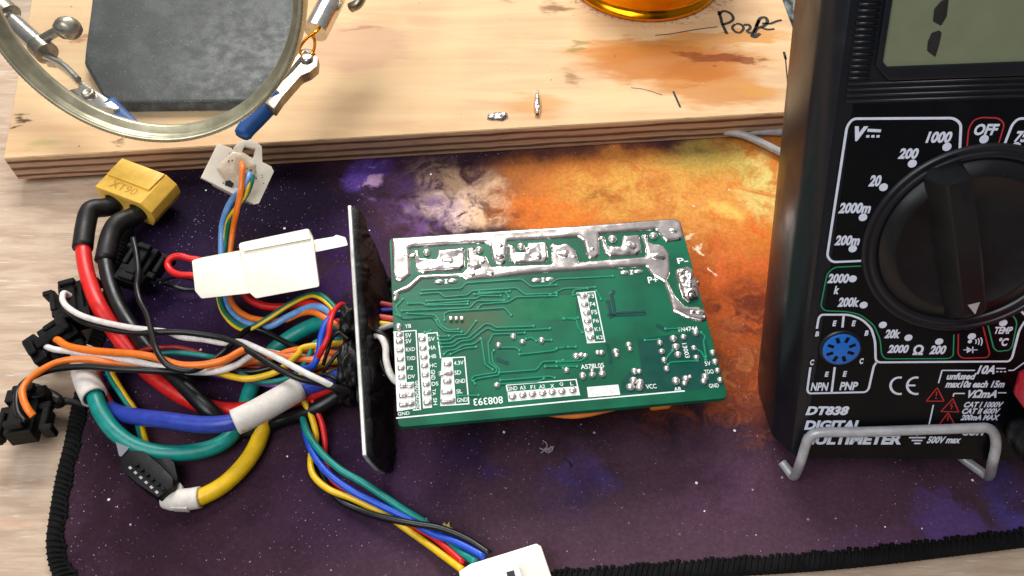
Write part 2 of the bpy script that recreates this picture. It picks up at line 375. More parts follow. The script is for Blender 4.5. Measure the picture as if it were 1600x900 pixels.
for (x, y, rx, ry, rot, soft, hx, f_) in [(1050, 98, 3.0, 1.05, 2, .3, '#b56a22', .85), (1010, 78, 2.2, .5, 2, .3, '#b86c20', .5), (1130, 60, 2.2, .35, 3, .25, '#c9822f', .7), (1110, 135, 2.0, .95, -10, .3, '#bb7630', .75), (1075, 112, 1.2, .5, 0, .5, '#a85c1c', .6), (960, 75, 1.6, .45, 5, .4, '#c07a2e', .6), (1120, 92, .9, .3, 6, .2, '#7a3410', .8), (1085, 85, .6, .12, 0, .4, '#8a3f12', .8), (1165, 95, .5, .12, 0, .4, '#6a2c10', .7),
        (872, 12, .45, .28, 0, .5, '#6d4a2c', .8), (890, 120, .25, .35, 0, .5, '#8a6238', .7), (838, 165, .8, .5, 0, .6, '#c58a48', .6), (905, 72, .3, .2, 0, .5, '#8a7a3c', .7), (1180, 140, .7, .3, 0, .7, '#cf9644', .5), (795, 5, .3, .1, 0, .6, '#99734a', .5),
        (570, 45, .7, .12, 5, .5, '#8a4a1c', .7), (560, 70, 1.8, 1.3, 0, .25, '#c1957a', .55), (38, 183, .3, .12, 0, .5, '#4a2e1c', .9), (30, 200, .12, .06, 0, .5, '#4a2e1c', .9), (70, 225, .4, .2, 0, .6, '#8f9a4a', .4), (180, 222, .2, .1, 0, .5, '#6a4630', .7), (128, 62, .2, .15, 0, .5, '#9a5c38', .7), (1015, 28, 3.4, 1.2, 2, .3, '#7d6a5c', .0)]:
    cx, cy = ctr(x, y, PZ); col = N.mix(N.math('MULTIPLY', N.blob(wv, (cx, cy), (rx, ry), R(rot), soft), f_), col, lin(hx))
cx, cy = ctr(1017, -8, PZ); ringd = N.blob(wv, (cx, cy+.6), (3.3, 2.3), 0, .12); col = N.mix(N.math('MULTIPLY', ringd, N.mr(N.noise(N.pos, 7, 4, .7), .48, .6, 0, .6)), col, lin('#5c5048'))
spk = N.math('MULTIPLY', N.mr(N.vor(N.pos, 1.4), .06, .03), N.mr(N.noise(N.pos, .9, 2), .5, .55)); col = N.mix(N.math('MULTIPLY', spk, .8), col, lin('#50351f'))
spk = N.math('MULTIPLY', N.mr(N.vor(N.scale(N.pos, (1, 1, 1), (0, 0, 1)), 2.3), .05, .02), N.mr(N.noise(N.pos, .6, 2), .5, .56)); col = N.mix(spk, col, lin('#f0e6d8'))
N.set(color=col, rough=.65, spec=.2); N.bump(b, .2, .02); M['plytop'] = N.m
N = NB('plywood_edge'); sz = N.n('ShaderNodeSeparateXYZ'); N.put(sz.inputs[0], N.pos); z = N.math('ADD', sz.outputs[2], N.math('MULTIPLY_ADD', N.noise(N.scale(N.pos, (.35, .35, 2)), 1.5, 4), .16, -.08))
rp = N.n('ShaderNodeValToRGB'); N.put(rp.inputs[0], N.mr(z, MZ, PZ, 0, 1, False)); cr = rp.color_ramp; cr.interpolation = 'LINEAR'
stops = [(0, '#b98f6e'), (.13, '#c49a78'), (.17, '#5d4030'), (.24, '#6a4a38'), (.28, '#c9a587'), (.42, '#b48a6a'), (.46, '#4d3325'), (.52, '#7a5742'), (.58, '#c8a184'), (.72, '#bc9274'), (.76, '#4f3424'), (.82, '#6e4c38'), (.87, '#d2ab84'), (1, '#dcb88c')]
cr.elements[0].color = lin(stops[0][1]); cr.elements[1].color = lin(stops[-1][1])
for p_, h_ in stops[1:-1]: el = cr.elements.new(p_); el.color = lin(h_)
fb = N.noise(N.scale(N.pos, (.5, .5, 9)), 3, 5, .7); N.set(color=N.mix(N.mr(fb, .5, .72, 0, .7), rp.outputs[0], lin('#6b4b38')), rough=.75); N.bump(fb, .6, .05); M['plyedge'] = N.m
# mat print
N = NB('galaxy_print')
d1 = N.vm('SUBTRACT', N.noise(N.pos, .55, 6, .62, out='Color'), (.5, .5, .5)); sv = N.n('ShaderNodeVectorMath', operation='SCALE'); N.put(sv.inputs[0], d1); sv.inputs['Scale'].default_value = 2.8; wv = N.vm('ADD', N.pos, sv.outputs[0])
n1 = N.noise(N.pos, .45, 6, .6, .6); n2 = N.noise(N.pos, 1.6, 7, .68, .8); n3 = N.noise(N.pos, .9, 6, .7, 1.2)
col = N.mix(N.mr(n1, .35, .65), lin('#271920'), lin('#3e2a34')); 
def mb_(x, y, rx, ry, rot, soft, hx, f=1.0, nz=None):
    global col
    cx, cy = ctr(x, y, MZ); fac = N.blob(wv, (cx, cy), (rx, ry), R(rot), soft)
    if nz: fac = N.math('MULTIPLY', fac, N.mr(nz[0], nz[1], nz[2]))
    col = N.mix(N.math('MULTIPLY', fac, f), col, lin(hx))
mb_(300, 330, 3.2, 1.8, 10, .6, '#150d20', .9); mb_(250, 470, 2.4, 2.2, 0, .7, '#1c1230', .8); mb_(400, 300, 3.4, 1.3, 5, .6, '#140d1c', .8); mb_(480, 330, 2.0, 1.5, 0, .7, '#190f20', .8)
mb_(330, 560, 3, 1.6, 0, .7, '#2a1836', .6); mb_(520, 420, 1.4, 1.6, 0, .8, '#38205a', .6, (n2, .3, .6)); mb_(1000, 850, 8, 1.9, 3, .6, '#4d3842', .8); mb_(1250, 760, 3.5, 1.2, 0, .6, '#49303f', .6)
mb_(560, 760, 2.2, 1.5, 0, .7, '#2f1d40', .5); mb_(300, 800, 4, 2, 0, .6, '#2a1824', .6)
# orange nebula
mb_(1020, 330, 4.9, 2.9, -14, .30, '#b26a30', 1); mb_(1150, 480, 1.9, 3.0, 10, .4, '#9c4a20', 1); mb_(1190, 300, 2.2, 2.8, 0, .5, '#c4742c', .9)
mb_(860, 335, 1.6, .8, -10, .5, '#c86a28', .9, (n2, .3, .55)); mb_(1000, 300, 2.4, 1.4, 0, .5, '#c99a48', .8, (n3, .35, .6)); mb_(1120, 330, 2.0, 1.5, 0, .6, '#c98a44', .75, (n2, .35, .6)); mb_(1185, 285, .9, 1.6, 10, .6, '#cfc070', .8, (n3, .4, .6)); mb_(1100, 250, 1.3, .8, 0, .6, '#8f9a4c', .5)
mb_(1150, 420, 1.3, 1.2, 0, .6, '#c05c2c', .8, (n3, .4, .58)); mb_(930, 310, .9, .6, 0, .6, '#8a4f22', .7, (n2, .45, .6)); mb_(790, 335, .9, .35, 0, .6, '#6d3a28', .8, (n2, .4, .6)); mb_(1100, 590, 2.6, 1.2, 12, .5, '#4a2218', .8, (n2, .35, .55)); mb_(1165, 480, 1.1, .8, 0, .6, '#4a1f1a', .8, (n3, .38, .55)); mb_(1190, 350, .8, 1, 0, .6, '#c85a20', .8, (n2, .42, .6))
mb_(1165, 570, .9, 1.5, 0, .6, '#a05c34', .8, (n2, .45, .62)); mb_(1120, 640, 1.5, .7, 0, .6, '#7a3d22', .7, (n2, .45, .62)); 
mb_(700, 325, 1.15, .8, -25, .35, '#c9ada0', 1, (n2, .36, .56)); mb_(755, 325, .8, .8, 0, .5, '#d4ae88', .9, (n2, .38, .58)); mb_(665, 335, .9, .9, 0, .5, '#6b4a78', .7, (n3, .4, .6)); mb_(700, 280, 1.6, .8, -25, .5, '#a98a6c', .6, (n3, .4, .6))
mb_(575, 262, .55, .8, -20, .45, '#5a4196', .85, (n3, .36, .54)); mb_(590, 280, .38, .9, 22, .5, '#c09ab8', .8, (n2, .5, .6)); mb_(640, 300, 1.2, .9, 0, .6, '#402a50', .7, (n2, .35, .6)); mb_(900, 215, 5, .6, 3, .5, '#33202a', .6)
mb_(640, 240, 1.3, 1, 0, .6, '#3a2442', .6)
mb_(905, 745, .75, .5, 0, .8, '#3a2c5c', .4); mb_(870, 735, .3, .25, 0, .8, '#44386e', .35); mb_(940, 750, .3, .4, 0, .8, '#44386e', .35); mb_(780, 735, .5, .3, 0, .8, '#33264f', .5); mb_(720, 700, .6, .5, 0, .7, '#2a1c40', .5); mb_(1565, 770, .4, .7, 0, .6, '#3a3064', .6); mb_(1500, 815, .8, .35, -30, .6, '#54407e', .5); mb_(1590, 810, .5, .5, -30, .6, '#4c4080', .6); mb_(1400, 850, 2, .6, 5, .6, '#553a55', .5)
mb_(1098, 391, .14, .11, 0, .6, '#ffe9c8', .9); mb_(1106, 412, .07, .13, 0, .6, '#ffe2b8', .8); mb_(1080, 372, .2, .05, 20, .5, '#e8d8b0', .6); mb_(1130, 330, .5, .3, 0, .8, '#f0c060', .6); mb_(1120, 760, 1.6, .8, 20, .6, '#54394c', .6, (n2, .4, .6))
fine = N.noise(N.pos, 9, 4, .7); sx_ = N.mix(N.mr(fine, .35, .7, 0, .4), col, N.mix(1.0, col, (1.8, 1.7, 1.9, 1), 'MULTIPLY')); col = sx_
clus = N.noise(N.scale(N.pos, (1, 1, 1), (0, 0, 0), (31, 7, 0)), .28, 3, .6)
for sc, rad, thr, hx in [(.62, .05, .35, '#f4f0f6'), (1.7, .07, .40, '#f0eaf4'), (3.2, .07, .6, '#dccfdc'), (1.1, .055, .3, '#ffffff'), (7.5, .15, .55, '#a08aa2'), (13, .22, .62, '#85728a')]:
    vv = N.scale(N.pos, (1, 1, 0), (0, 0, sc), (sc*7, sc, 0)); q = N.n('ShaderNodeTexVoronoi', feature='F1'); N.put(q.inputs['Vector'], vv); q.inputs['Scale'].default_value = sc
    sc3 = N.n('ShaderNodeSeparateColor'); N.t.links.new(q.outputs['Color'], sc3.inputs[0])
    r_ = N.math('MULTIPLY', N.math('MULTIPLY_ADD', sc3.outputs[0], .7, .3), rad); f = N.mr(N.math('SUBTRACT', r_, q.outputs['Distance']), 0, .012*sc**.5); f = N.math('MULTIPLY', N.math('MULTIPLY', f, N.mr(sc3.outputs[1], thr, thr+.05)), 1 if sc < 1.2 else N.mr(clus, .40, .56, .3, 1)); col = N.mix(f, col, lin(hx))
wb = N.math('ADD', N.math('SINE', N.math('MULTIPLY', N.vm('DOT_PRODUCT', N.pos, (1, 1, 0)), 95)), N.math('SINE', N.math('MULTIPLY', N.vm('DOT_PRODUCT', N.pos, (1, -1, 0)), 95)))
N.set(color=col, rough=.85, spec=.06); N.bump(N.math('ADD', N.math('MULTIPLY', wb, .25), N.noise(N.pos, 20, 3)), .25, .012); M['mat'] = N.m
M['thread'] = simple('black_thread', '#0b0b0c', .85, var=.3, vs=10, bump=.5, bs=40, spec=.2)
# pcb
N = NB('solder_mask_green'); n1 = N.noise(N.pos, .7, 3); col = N.mix(N.mr(n1, .35, .65), lin('#045038'), lin('#076446')); st = N.blob(N.pos, (-3.0, -1.2), (.9, .5), 0, .6)
cxy = P(745, 505, 2.4); st = N.blob(N.pos, (cxy.x, cxy.y), (.7, .45), 0, .7); col = N.mix(N.math('MULTIPLY', st, .4), col, lin('#5d5a36'))
N.set(color=col, rough=.34, spec=.3); N.bump(N.noise(N.pos, 30, 3), .05, .01); M['pcb'] = N.m
M['trace'] = simple('mask_over_copper', '#0d8460', .28, var=.08); M['pour'] = simple('mask_over_pour', '#086843', .3, var=.1, spec=.3); M['pourdark'] = simple('mask_dark', '#03443a', .34, var=.1, spec=.3)
M['pcbedge'] = simple('board_edge', '#0a6b4c', .5, var=.1)
M['flake'] = simple('yellow_flake', '#c9b45a', .6, var=.2); M['fluff'] = simple('grey_fluff', '#8a8288', .9)
# ================================================================== SETTING
dv = [(-60, -40, 0), (60, -40, 0), (60, 60, 0), (-60, 60, 0)]
dk = ob('desk_surface', prism([Vector((-60, -40, 0)), Vector((60, -40, 0)), Vector((60, 60, 0)), Vector((-60, 60, 0))], (0, 0, -2.5)), M['desk'], smooth=False); dk['kind'] = 'structure'; dk['label'] = 'pale limed oak desk surface'
# mouse mat
edge_px = [(232, 240), (205, 330), (178, 430), (150, 528), (126, 620), (112, 690), (98, 750), (88, 813), (85, 850), (94, 890), (125, 928), (190, 945)]
left = [P(x, y, MZ) for x, y in edge_px]; b0 = P(861, 908, MZ); b1 = P(1320, 875, MZ); b2 = P(1600, 842, MZ); s = (b2-b1).normalized()
bottom = [P(430, 938, MZ), b0, P(1100, 890, MZ), b1, b2, b2+(b2-b1)*1.2, b2+(b2-b1)*2.6]
outl = catmull(left, 5)+catmull(bottom, 5)
outl = catmull(left[:-1]+[left[-1]]+bottom, 6)
far = [outl[-1]+Vector((.5, 12, 0)), outl[-1]+Vector((-1.5, 24, 0))]; fr0 = outl[0]+Vector((-.5, 12, 0))
far = [Vector((24, 6, MZ)), Vector((24, 15, MZ)), Vector((-10.5, 14, MZ))]
mt = thing('desk_mat', 'dark purple cloth desk mat with printed orange galaxy, under the circuit board', 'desk mat', (0, 0, 0))
ob('printed_cloth', prism(outl+far, (0, 0, -MZ+.01)), M['mat'], mt, smooth=False)
# stitched rim: dense overlock loops round the border
bd = []; acc = 0; last = outl[0]; Ls = []
rim = join(tube([p+Vector((0, 0, -.03)) for p in outl], .2, 12, 1, resample=False, flat=.62))
loops = []; dist = 0; nxt = 0
for i in range(1, len(outl)):
    a, b = outl[i-1], outl[i]; L = (b-a).length; d = (b-a).normalized(); nn = Vector((-d.y, d.x, 0))
    while nxt < dist+L:
        p = a+d*(nxt-dist); jt = .025*math.sin(nxt*7.3)+.015*math.sin(nxt*23)
        path = [p+nn*-.20+d*-.10+Vector((0, 0, -.02)), p+nn*-.06+d*-.06+Vector((0, 0, .092)), p+nn*.10+Vector((0, 0, .095)), p+nn*(.22+jt)+d*.05+Vector((0, 0, .03)), p+nn*(.19+jt)+d*.11+Vector((0, 0, .0))]
        loops.append(tube(path, lambda t: .026+.03*t, 5, 2)); nxt += .15+.02*math.sin(nxt*3.1)
    dist += L
ob('stitched_edge', join(rim, *loops), M['thread'], mt)
# ================================================================== PLYWOOD
A0 = P(10, 247, PZ); B0 = P(1238, 175, PZ); dx = (B0-A0).normalized(); B0 = A0+dx*((B0-A0).length+.12); A0 = A0-dx*.1; back = Vector((-.22, 1, 0)).normalized(); backR = (P(1224, 10, PZ)-P(1247, 73, PZ)).normalized()
pw = thing('plywood_board', 'light plywood board with brown flux stains and handwriting at the back', 'board', (0, 12, MZ))
top = [A0, B0, P(1248, 73, PZ)+Vector((.05, 0, 0)), P(1248, 73, PZ)+Vector((.05, 0, 0))+backR*16, A0+back*22]
V_, F_ = prism(top, (0, 0, -(PZ-MZ-.02)), .03, seg=1)
mi = []
for f in F_:
    q = [V_[i] for i in f]; nrm = (q[1]-q[0]).cross(q[2]-q[1]); mi.append(0 if abs(nrm.normalized().z) > .9 else 1)
ob('plywood_panel', (V_, F_, mi), [M['plytop'], M['plyedge']], pw, smooth=False)
PL = Frame((0, 0, PZ), (1, 0, 0), (0, 1, 0))
def scr(px, wd, n=5): q = catmull([Vector((*PL.uv(x/2.857+720, y/2.857), 0)) for x, y in px], n); return ribbon(PL, [(a.x, a.y) for a in q], wd, .012)
st = [scr([(1150, 50), (1160, 80), (1168, 110), (1188, 152)], .11), scr([(1150, 68), (1172, 50), (1205, 62), (1216, 85), (1200, 100), (1165, 112)], .11), scr([(1225, 108), (1212, 122), (1222, 140), (1245, 146), (1262, 128), (1250, 110), (1228, 106)], .10),
      scr([(1262, 112), (1285, 112), (1292, 126), (1278, 140), (1300, 148), (1318, 120), (1332, 90)], .11), scr([(1318, 120), (1335, 84), (1360, 80), (1368, 100), (1350, 118), (1322, 128), (1310, 150), (1300, 160), (1315, 165), (1335, 150)], .13), scr([(1345, 105), (1380, 106), (1408, 96), (1432, 90)], .10), scr([(1340, 124), (1370, 132), (1400, 130)], .09),
      scr([(868, 158), (930, 153), (1000, 141), (1060, 131), (1145, 120)], .035), scr([(948, 408), (962, 440), (980, 480)], .07), scr([(1442, 232), (1450, 265)], .09), scr([(1448, 250), (1455, 330), (1470, 480)], .045), scr([(760, 392), (820, 400), (900, 425)], .02)]
ob('marker_writing', join(*st[:7]), M['marker'], pw, smooth=False)
for q in st[7:]: ob('scored_line', q, M['marker'], pw, smooth=False)
# ================================================================== MULTIMETER
ro = R(6); ph = R(65); yw = R(-5.5)
MN = Vector((math.sin(ph)*math.sin(yw), -math.sin(ph)*math.cos(yw), math.cos(ph))); ex = Vector((math.cos(yw), math.sin(yw), 0)); ey = MN.cross(ex)
FM = Frame(CAM+ray(1516, 378)*17.1, ex*math.cos(ro)+ey*math.sin(ro), -ex*math.sin(ro)+ey*math.cos(ro))
uL, uR, vB, vT = -3.12, 3.12, -5.85, 7.6; TK = 2.4
mm = thing('multimeter', 'black digital multimeter propped upright with large rotary dial and grey display', 'multimeter', FM.w(0, vB, -TK))
def mring(u0, u1, v0, v1, h, ch): return [FM.w(*q, h) for q in [(u0, v0+ch), (u0+ch*.8, v0), (u1-ch*.8, v0), (u1, v0+ch), (u1, v1-ch), (u1-ch, v1), (u0+ch, v1), (u0, v1-ch)]]
rings = [mring(uL-.34, uR+.34, vB+.22, vT, -TK, .5), mring(uL-.38, uR+.38, vB+.06, vT, -TK*.8, .48), mring(uL-.30, uR+.30, vB-.02, vT, -.55, .42), mring(uL-.26, uR+.26, vB-.03, vT, -.42, .38), mring(uL-.02, uR+.02, vB-.03, vT, -.08, .30), mring(uL+.1, uR-.1, vB+.04, vT-.05, 0, .22), mring(uL+.22, uR-.22, vB+.16, vT-.1, -.015, .15)]
V_ = [p for r in rings for p in r]; F_ = [list(range(8))]
for i in range(len(rings)-1):
    for k in range(8): F_.append([i*8+k, i*8+(k+1) % 8, (i+1)*8+(k+1) % 8, (i+1)*8+k])
F_.append([(len(rings)-1)*8+k for k in range(8)])
me = bpy.data.meshes.new('case')
ob('case', (V_, F_), M['mbody'], mm, smooth='auto')
# seam line pieces on the left side (battery door clips)
for v in (): ob('side_catch', box(FM.w(uL-.37, v, -1.9), (.05, .9, .25), .02, rotm(FM.U, FM.V)), M['mbody'], mm)
ur = lambda x, y: FM.uv(x, y)
# front panel plate
pb = FM.uv(1400, 716)[1]; pt = FM.uv(1400, 162)[1]
ob('front_panel', prism([FM.w(uL+.42, pb), FM.w(uR-.42, pb), FM.w(uR-.42, pt), FM.w(uL+.42, pt)], FM.N*.012, 0), M['mpanel'], mm, smooth=False)
# grip ribs
rb = []
vb0 = FM.uv(1400, 156)[1]; ul0 = FM.uv(1326, 120)[0]
for i in range(4): v = vb0+i*.112; rb.append(tube([FM.w(ul0, v, .0), FM.w(uR-.3, v, .0)], .036, 6, resample=False))
uin = FM.uv(1369, 60)[0]; v = vb0+4*.112
while v < vT-.6:
    rb.append(tube([FM.w(ul0, v, 0), FM.w(uin-.02, v, 0)], .036, 6, resample=False)); v += .112
ob('grip_ribs', join(*rb), M['mbody'], mm)
# display
l0 = FM.uv(1377, 104); ub = l0[0]; vb = l0[1]; ue = -ub+.2
bz0 = FM.uv(1363, 126)
outer = [(bz0[0], 7.2), (bz0[0], bz0[1]+.28), (bz0[0]+.28, bz0[1]), (-bz0[0], bz0[1]), (-bz0[0], 7.2)]
inner = [(ub, 6.9), (ub, vb+.1), (ub+.1, vb), (-ub, vb), (-ub, 6.9)]
bz = prism([FM.w(*q, .07) for q in outer], FM.N*-.07, .03, [[FM.w(*q, .07) for q in inner]])
ob('display_bezel', bz, M['mbody'], mm, smooth='auto')
dp = ob('display', polyflat(FM, inner, .008), M['lcd'], mm, smooth=False)
sg = [[(1482, -3), (1479, 25), (1470, 40), (1457, 33), (1459, 14), (1470, 1)], [(1467, 47), (1471, 51), (1467, 70), (1461, 89), (1448, 79), (1449, 65), (1455, 51)]]
ob('display_digit', join(*[polyflat(FM, rounded([FM.uv(x, y) for x, y in s_], .02, 2, True), .016) for s_ in sg]), M['marker'], dp, smooth=False)
# printed markings
def pline(px, wd=.045, rad=.12, closed=False): return ribbon(FM, rounded([FM.uv(x, y) for x, y in px], rad, 5, closed), wd, .018, closed)
def ptext(s, x0, y0, x1, y1, bold=.02, shear=.2):
    bold += .022
    a = FM.uv(x0, y1); b = FM.uv(x1, y1); c = FM.uv(x0, y0); u = min(a[0], c[0]); 
    return textquad(FM, s, a, b, (a[0]+0, c[1]), .018, bold, shear)
def pdot(x, y, r=.085): return disc(FM, FM.uv(x, y), r, .018)
wl = [[(1345, 407), (1300, 409), (1292, 400), (1323, 197), (1332, 185), (1490, 184), (1501, 193), (1499, 237)],
      [(1276, 513), (1279, 496), (1283, 491), (1327, 491), (1346, 498), (1361, 512), (1367, 532), (1368, 565.5), (1576, 564), (1581, 558), (1592, 515), (1601, 501)],
      [(1266, 573), (1261, 609), (1264, 614), (1352, 612), (1357, 607), (1365, 571), (1369, 566)], [(1318, 492), (1316, 511)], [(1304, 573), (1299, 613)],
      [(1566, 233), (1581, 194), (1590, 185), (1640, 183)], [(1588, 479), (1602, 492)]]
pr = [pline(l, .05) for l in wl]
pr += [pline(l, .032, .02) for l in [[(1523, 578), (1471.5, 578), (1466, 598)], [(1575, 578), (1583, 578), (1604, 563)], [(1507, 614), (1490, 614), (1489, 619)], [(1559, 613), (1572, 613)], [(1458, 632), (1451, 664)]]]
for t in [('V', 1332, 197, 1353, 220, .05, .25), ('1000', 1445, 205, 1485, 223, .025, .2), ('200', 1402, 231, 1433, 248, .025, .2), ('20', 1356, 273, 1375, 291, .025, .2), ('2000m', 1309, 316, 1359, 333, .025, .2), ('200m', 1303, 367, 1342, 383, .025, .2),
          ('2000', 1292, 427, 1325, 442, .025, .15), ('k', 1302, 446, 1310, 459, .025, .15), ('200k', 1308, 464, 1341, 479, .025, .15), ('20k', 1381, 514, 1405, 528, .025, .15), ('2000', 1386, 538, 1418, 551, .025, .15), ('Ω', 1425, 538, 1441, 554, .02, 0), ('200', 1451, 539, 1476, 553, .025, .15),
          ('E', 1300, 500, 1306, 509, .03, .1), ('E', 1330, 500, 1336, 509, .03, .1), ('B', 1273, 517, 1279, 525, .03, .1), ('B', 1350, 515.5, 1356, 524, .03, .1), ('C', 1265, 561, 1271, 570, .03, .1), ('C', 1342, 559, 1348, 568, .03, .1), ('E', 1288, 580, 1294, 588, .03, .1), ('E', 1316, 579, 1322, 588, .03, .1),
          ('NPN', 1266, 597, 1293, 610, .015, .1), ('PNP', 1311, 596, 1339, 609, .015, .1), ('10A', 1525, 570, 1553, 584, .02, .2), ('unfused', 1478, 582, 1523, 592.5, .02, .2), ('max10s each 15m', 1476, 594, 1568, 605, .02, .2), ('VΩmA', 1510, 608, 1556, 621, .02, .25),
          ('CAT I 1000V', 1505, 627, 1566, 636, .02, .25), ('CAT II 600V', 1502, 637, 1561, 646, .02, .25), ('200mA MAX', 1500, 647, 1560, 656, .02, .25), ('COM', 1502, 668, 1537, 680, .03, .2),
          ('DT838', 1258, 634, 1325, 648, .03, .2), ('DIGITAL', 1256, 656, 1345, 671, .03, .12), ('MULTIMETER', 1252, 678, 1407, 694, .03, .1), ('500V max', 1447, 681, 1500, 692, .02, .25), ('OFF', 1520, 193, 1558, 211, .02, .2), ('750', 1583, 204, 1614, 222, .02, .2), ('TEMP', 1552, 510, 1580, 521, .015, .12), ('°C', 1558, 527, 1573, 540, .02, .1)]:
    pr.append(ptext(t[0], *t[1:5], t[5], t[6]))
for x, y in [(1479, 229), (1425, 255), (1380, 292), (1348, 339), (1332, 388), (1332, 435), (1349, 476), (1379, 507), (1419, 527), (1467, 533), (1537, 217), (1587, 228), (1518, 525), (1567, 504)]: pr.append(pdot(x, y))
for s_ in ([(1355, 203), (1376, 204)],): pr.append(pline(s_, .06))
for x in (1353, 1361, 1369): pr.append(pline([(x, 212.5), (x+5, 212.5)], .05))
pr.append(pline([(1556, 575), (1571, 575)], .03)); 
for x in (1556, 1562, 1568): pr.append(pline([(x, 580), (x+3.5, 580)], .03))
for y, a, b in ((677.5, 1431.5, 1434.5), (683, 1420, 1446), (687.5, 1424, 1441), (692, 1428, 1438)): pr.append(pline([(a, y), (b, y)], .042 if y > 680 else .1))
def arcp(cx, cy, rx, ry, a0, a1, n=12): return [(cx+rx*math.cos(R(a0+(a1-a0)*i/n)), cy-ry*math.sin(R(a0+(a1-a0)*i/n))) for i in range(n+1)]
pr += [pline(arcp(1405, 602, 14, 13, 75, 285), .055, .01), pline(arcp(1431, 602, 14, 13, 75, 285), .055, .01), pline([(1419, 601.5), (1430, 601.5)], .05)]
for k in range(3): pr.append(pline(arcp(1520+k*3.5, 533, 5+k, 5+k*2, -45, 45, 6), .025, .01))
pr.append(disc(FM, FM.uv(1515, 533), .045, .018)); pr += [polyflat(FM, [FM.uv(*q) for q in [(1510, 541), (1510, 551), (1519, 546)]], .018), pline([(1505, 546), (1527, 546)], .02), pline([(1519.5, 541), (1519.5, 551)], .025)]
ob('white_markings', join(*pr), M['print'], mm, smooth=False)
gr = [[(1345, 415), (1303, 417), (1292, 427), (1282, 478), (1289, 485), (1323, 486), (1344, 491), (1365, 507), (1375, 530), (1377, 553), (1383, 560), (1482, 559.5), (1489, 555), (1490, 522)], [(1543, 507), (1552, 543), (1558, 548.5), (1576, 546.5), (1581, 541), (1589, 502), (1578, 487)]]
ob('green_markings', join(*[pline(l, .028) for l in gr]), M['printgreen'], mm, smooth=False)
rd = [pline(l, .028) for l in [[(1510, 234), (1513, 200), (1521, 187), (1533, 183), (1560, 184), (1569, 193), (1557, 233)], [(1497, 521), (1496.5, 553), (1503, 559), (1542, 558), (1546, 552), (1535, 508)]]]
rd += [pline(l, .026, .01, True) for l in [[(1464, 605), (1447, 626), (1474.5, 626)], [(1488.5, 622), (1470, 642), (1497.5, 643)], [(1481, 644.5), (1466, 664), (1492, 664)]]]
rd += [pline([(1463, 611), (1462.5, 618)], .025, .01), disc(FM, FM.uv(1462, 621.5), .022, .018, 8), pline([(1488, 628), (1484.5, 633), (1488, 633.5), (1485, 639)], .02, .01), pline([(1481, 650), (1480, 657)], .025, .01)]
ob('red_markings', join(*rd), M['printred'], mm, smooth=False)
# dial
kc = (0, 0); kr = 2.13
ds = ob('dial_rim', lathe([(kr+.02, .0), (kr-.01, .07), (kr-.06, .085), (kr-.1, .06), (kr-.13, .03), (kr-.17, .06), (kr-.22, .075), (kr-.28, .05), (kr-.31, .0)], FM.w(*kc), FM.N, 96, FM.U), M['mbody'], mm)
kb = ob('dial_knob', join(lathe([(kr-.32, .0), (kr-.34, .05), (kr-.55, .10), (kr-.62, .13), (kr-.66, .125), (kr-.72, .09), (.9, .07), (0.001, .07)], FM.w(*kc), FM.N, 96, FM.U)), M['mknob'], mm)
# grip bar across the knob (points down and slightly right)
ga = FM.uv(1494, 268, .5); gb = FM.uv(1520, 502, .3); g = Vector((gb[0]-ga[0], gb[1]-ga[1])); gl_ = g.length; gd = g.normalized(); gn = Vector((-gd.y, gd.x))
def gp(t, s_, h): q = Vector(ga)+gd*t+gn*s_; return FM.w(q.x, q.y, h)
hw = .25; hb = .50
sec = []
for t, h, kw in [(.02, .08, .75), (.10, .40, .85), (.2, .60, .95), (gl_*.5, .62, 1), (gl_-.35, .5, 1), (gl_-.12, .3, .95), (gl_, .09, .7)]:
    sec.append([gp(t, -hb*kw*1.0, .07), gp(t, -hw*kw, h-.04), gp(t, -hw*kw+.05, h), gp(t, hw*kw-.05, h), gp(t, hw*kw, h-.04), gp(t, hb*kw*.62, .07)])
V_ = [p for r in sec for p in r]; F_ = []
for i in range(len(sec)-1):
    for k in range(6): F_.append([i*6+k, i*6+(k+1) % 6, (i+1)*6+(k+1) % 6, (i+1)*6+k])
F_.append(list(range(6))); F_.append([(len(sec)-1)*6+k for k in range(6)])
gh = ob('grip_bar', (V_, F_), M['mknob'], kb, smooth='auto')
tri = [gp(gl_-.62, -.13, .50), gp(gl_-.62, .13, .50), gp(gl_-.32, 0, .50)]
ob('pointer_mark', prism(tri, FM.N*.02), M['greywire'], kb, smooth=False)
# transistor socket
sc0 = FM.uv(1313, 543)
sk = ob('transistor_socket', lathe([(.47, .012), (.45, .05), (.41, .06), (.39, .055)], FM.w(*sc0), FM.N, 40, FM.U), M['mbody'], mm)
ob('socket_face', lathe([(.40, .012), (.40, .085), (.37, .1), (.001, .1)], FM.w(*sc0), FM.N, 40, FM.U), M['socket'], sk, smooth='auto')
sl = []
for (x, y) in [(405, 350), (490, 345), (540, 398), (525, 465), (462, 520), (380, 520), (330, 473), (340, 402)]:
    q = FM.uv(x/6+1240, y/6+470); d = Vector((q[0]-sc0[0], q[1]-sc0[1])).normalized(); n_ = Vector((-d.y, d.x)); q = Vector(q)
    sl.append(polyflat(FM, [tuple(q+d*.075+n_*.04), tuple(q-d*.075+n_*.04), tuple(q-d*.075-n_*.04), tuple(q+d*.075-n_*.04)], .104))
ob('pin_slots', join(*sl), M['mpanel'], sk, smooth=False)
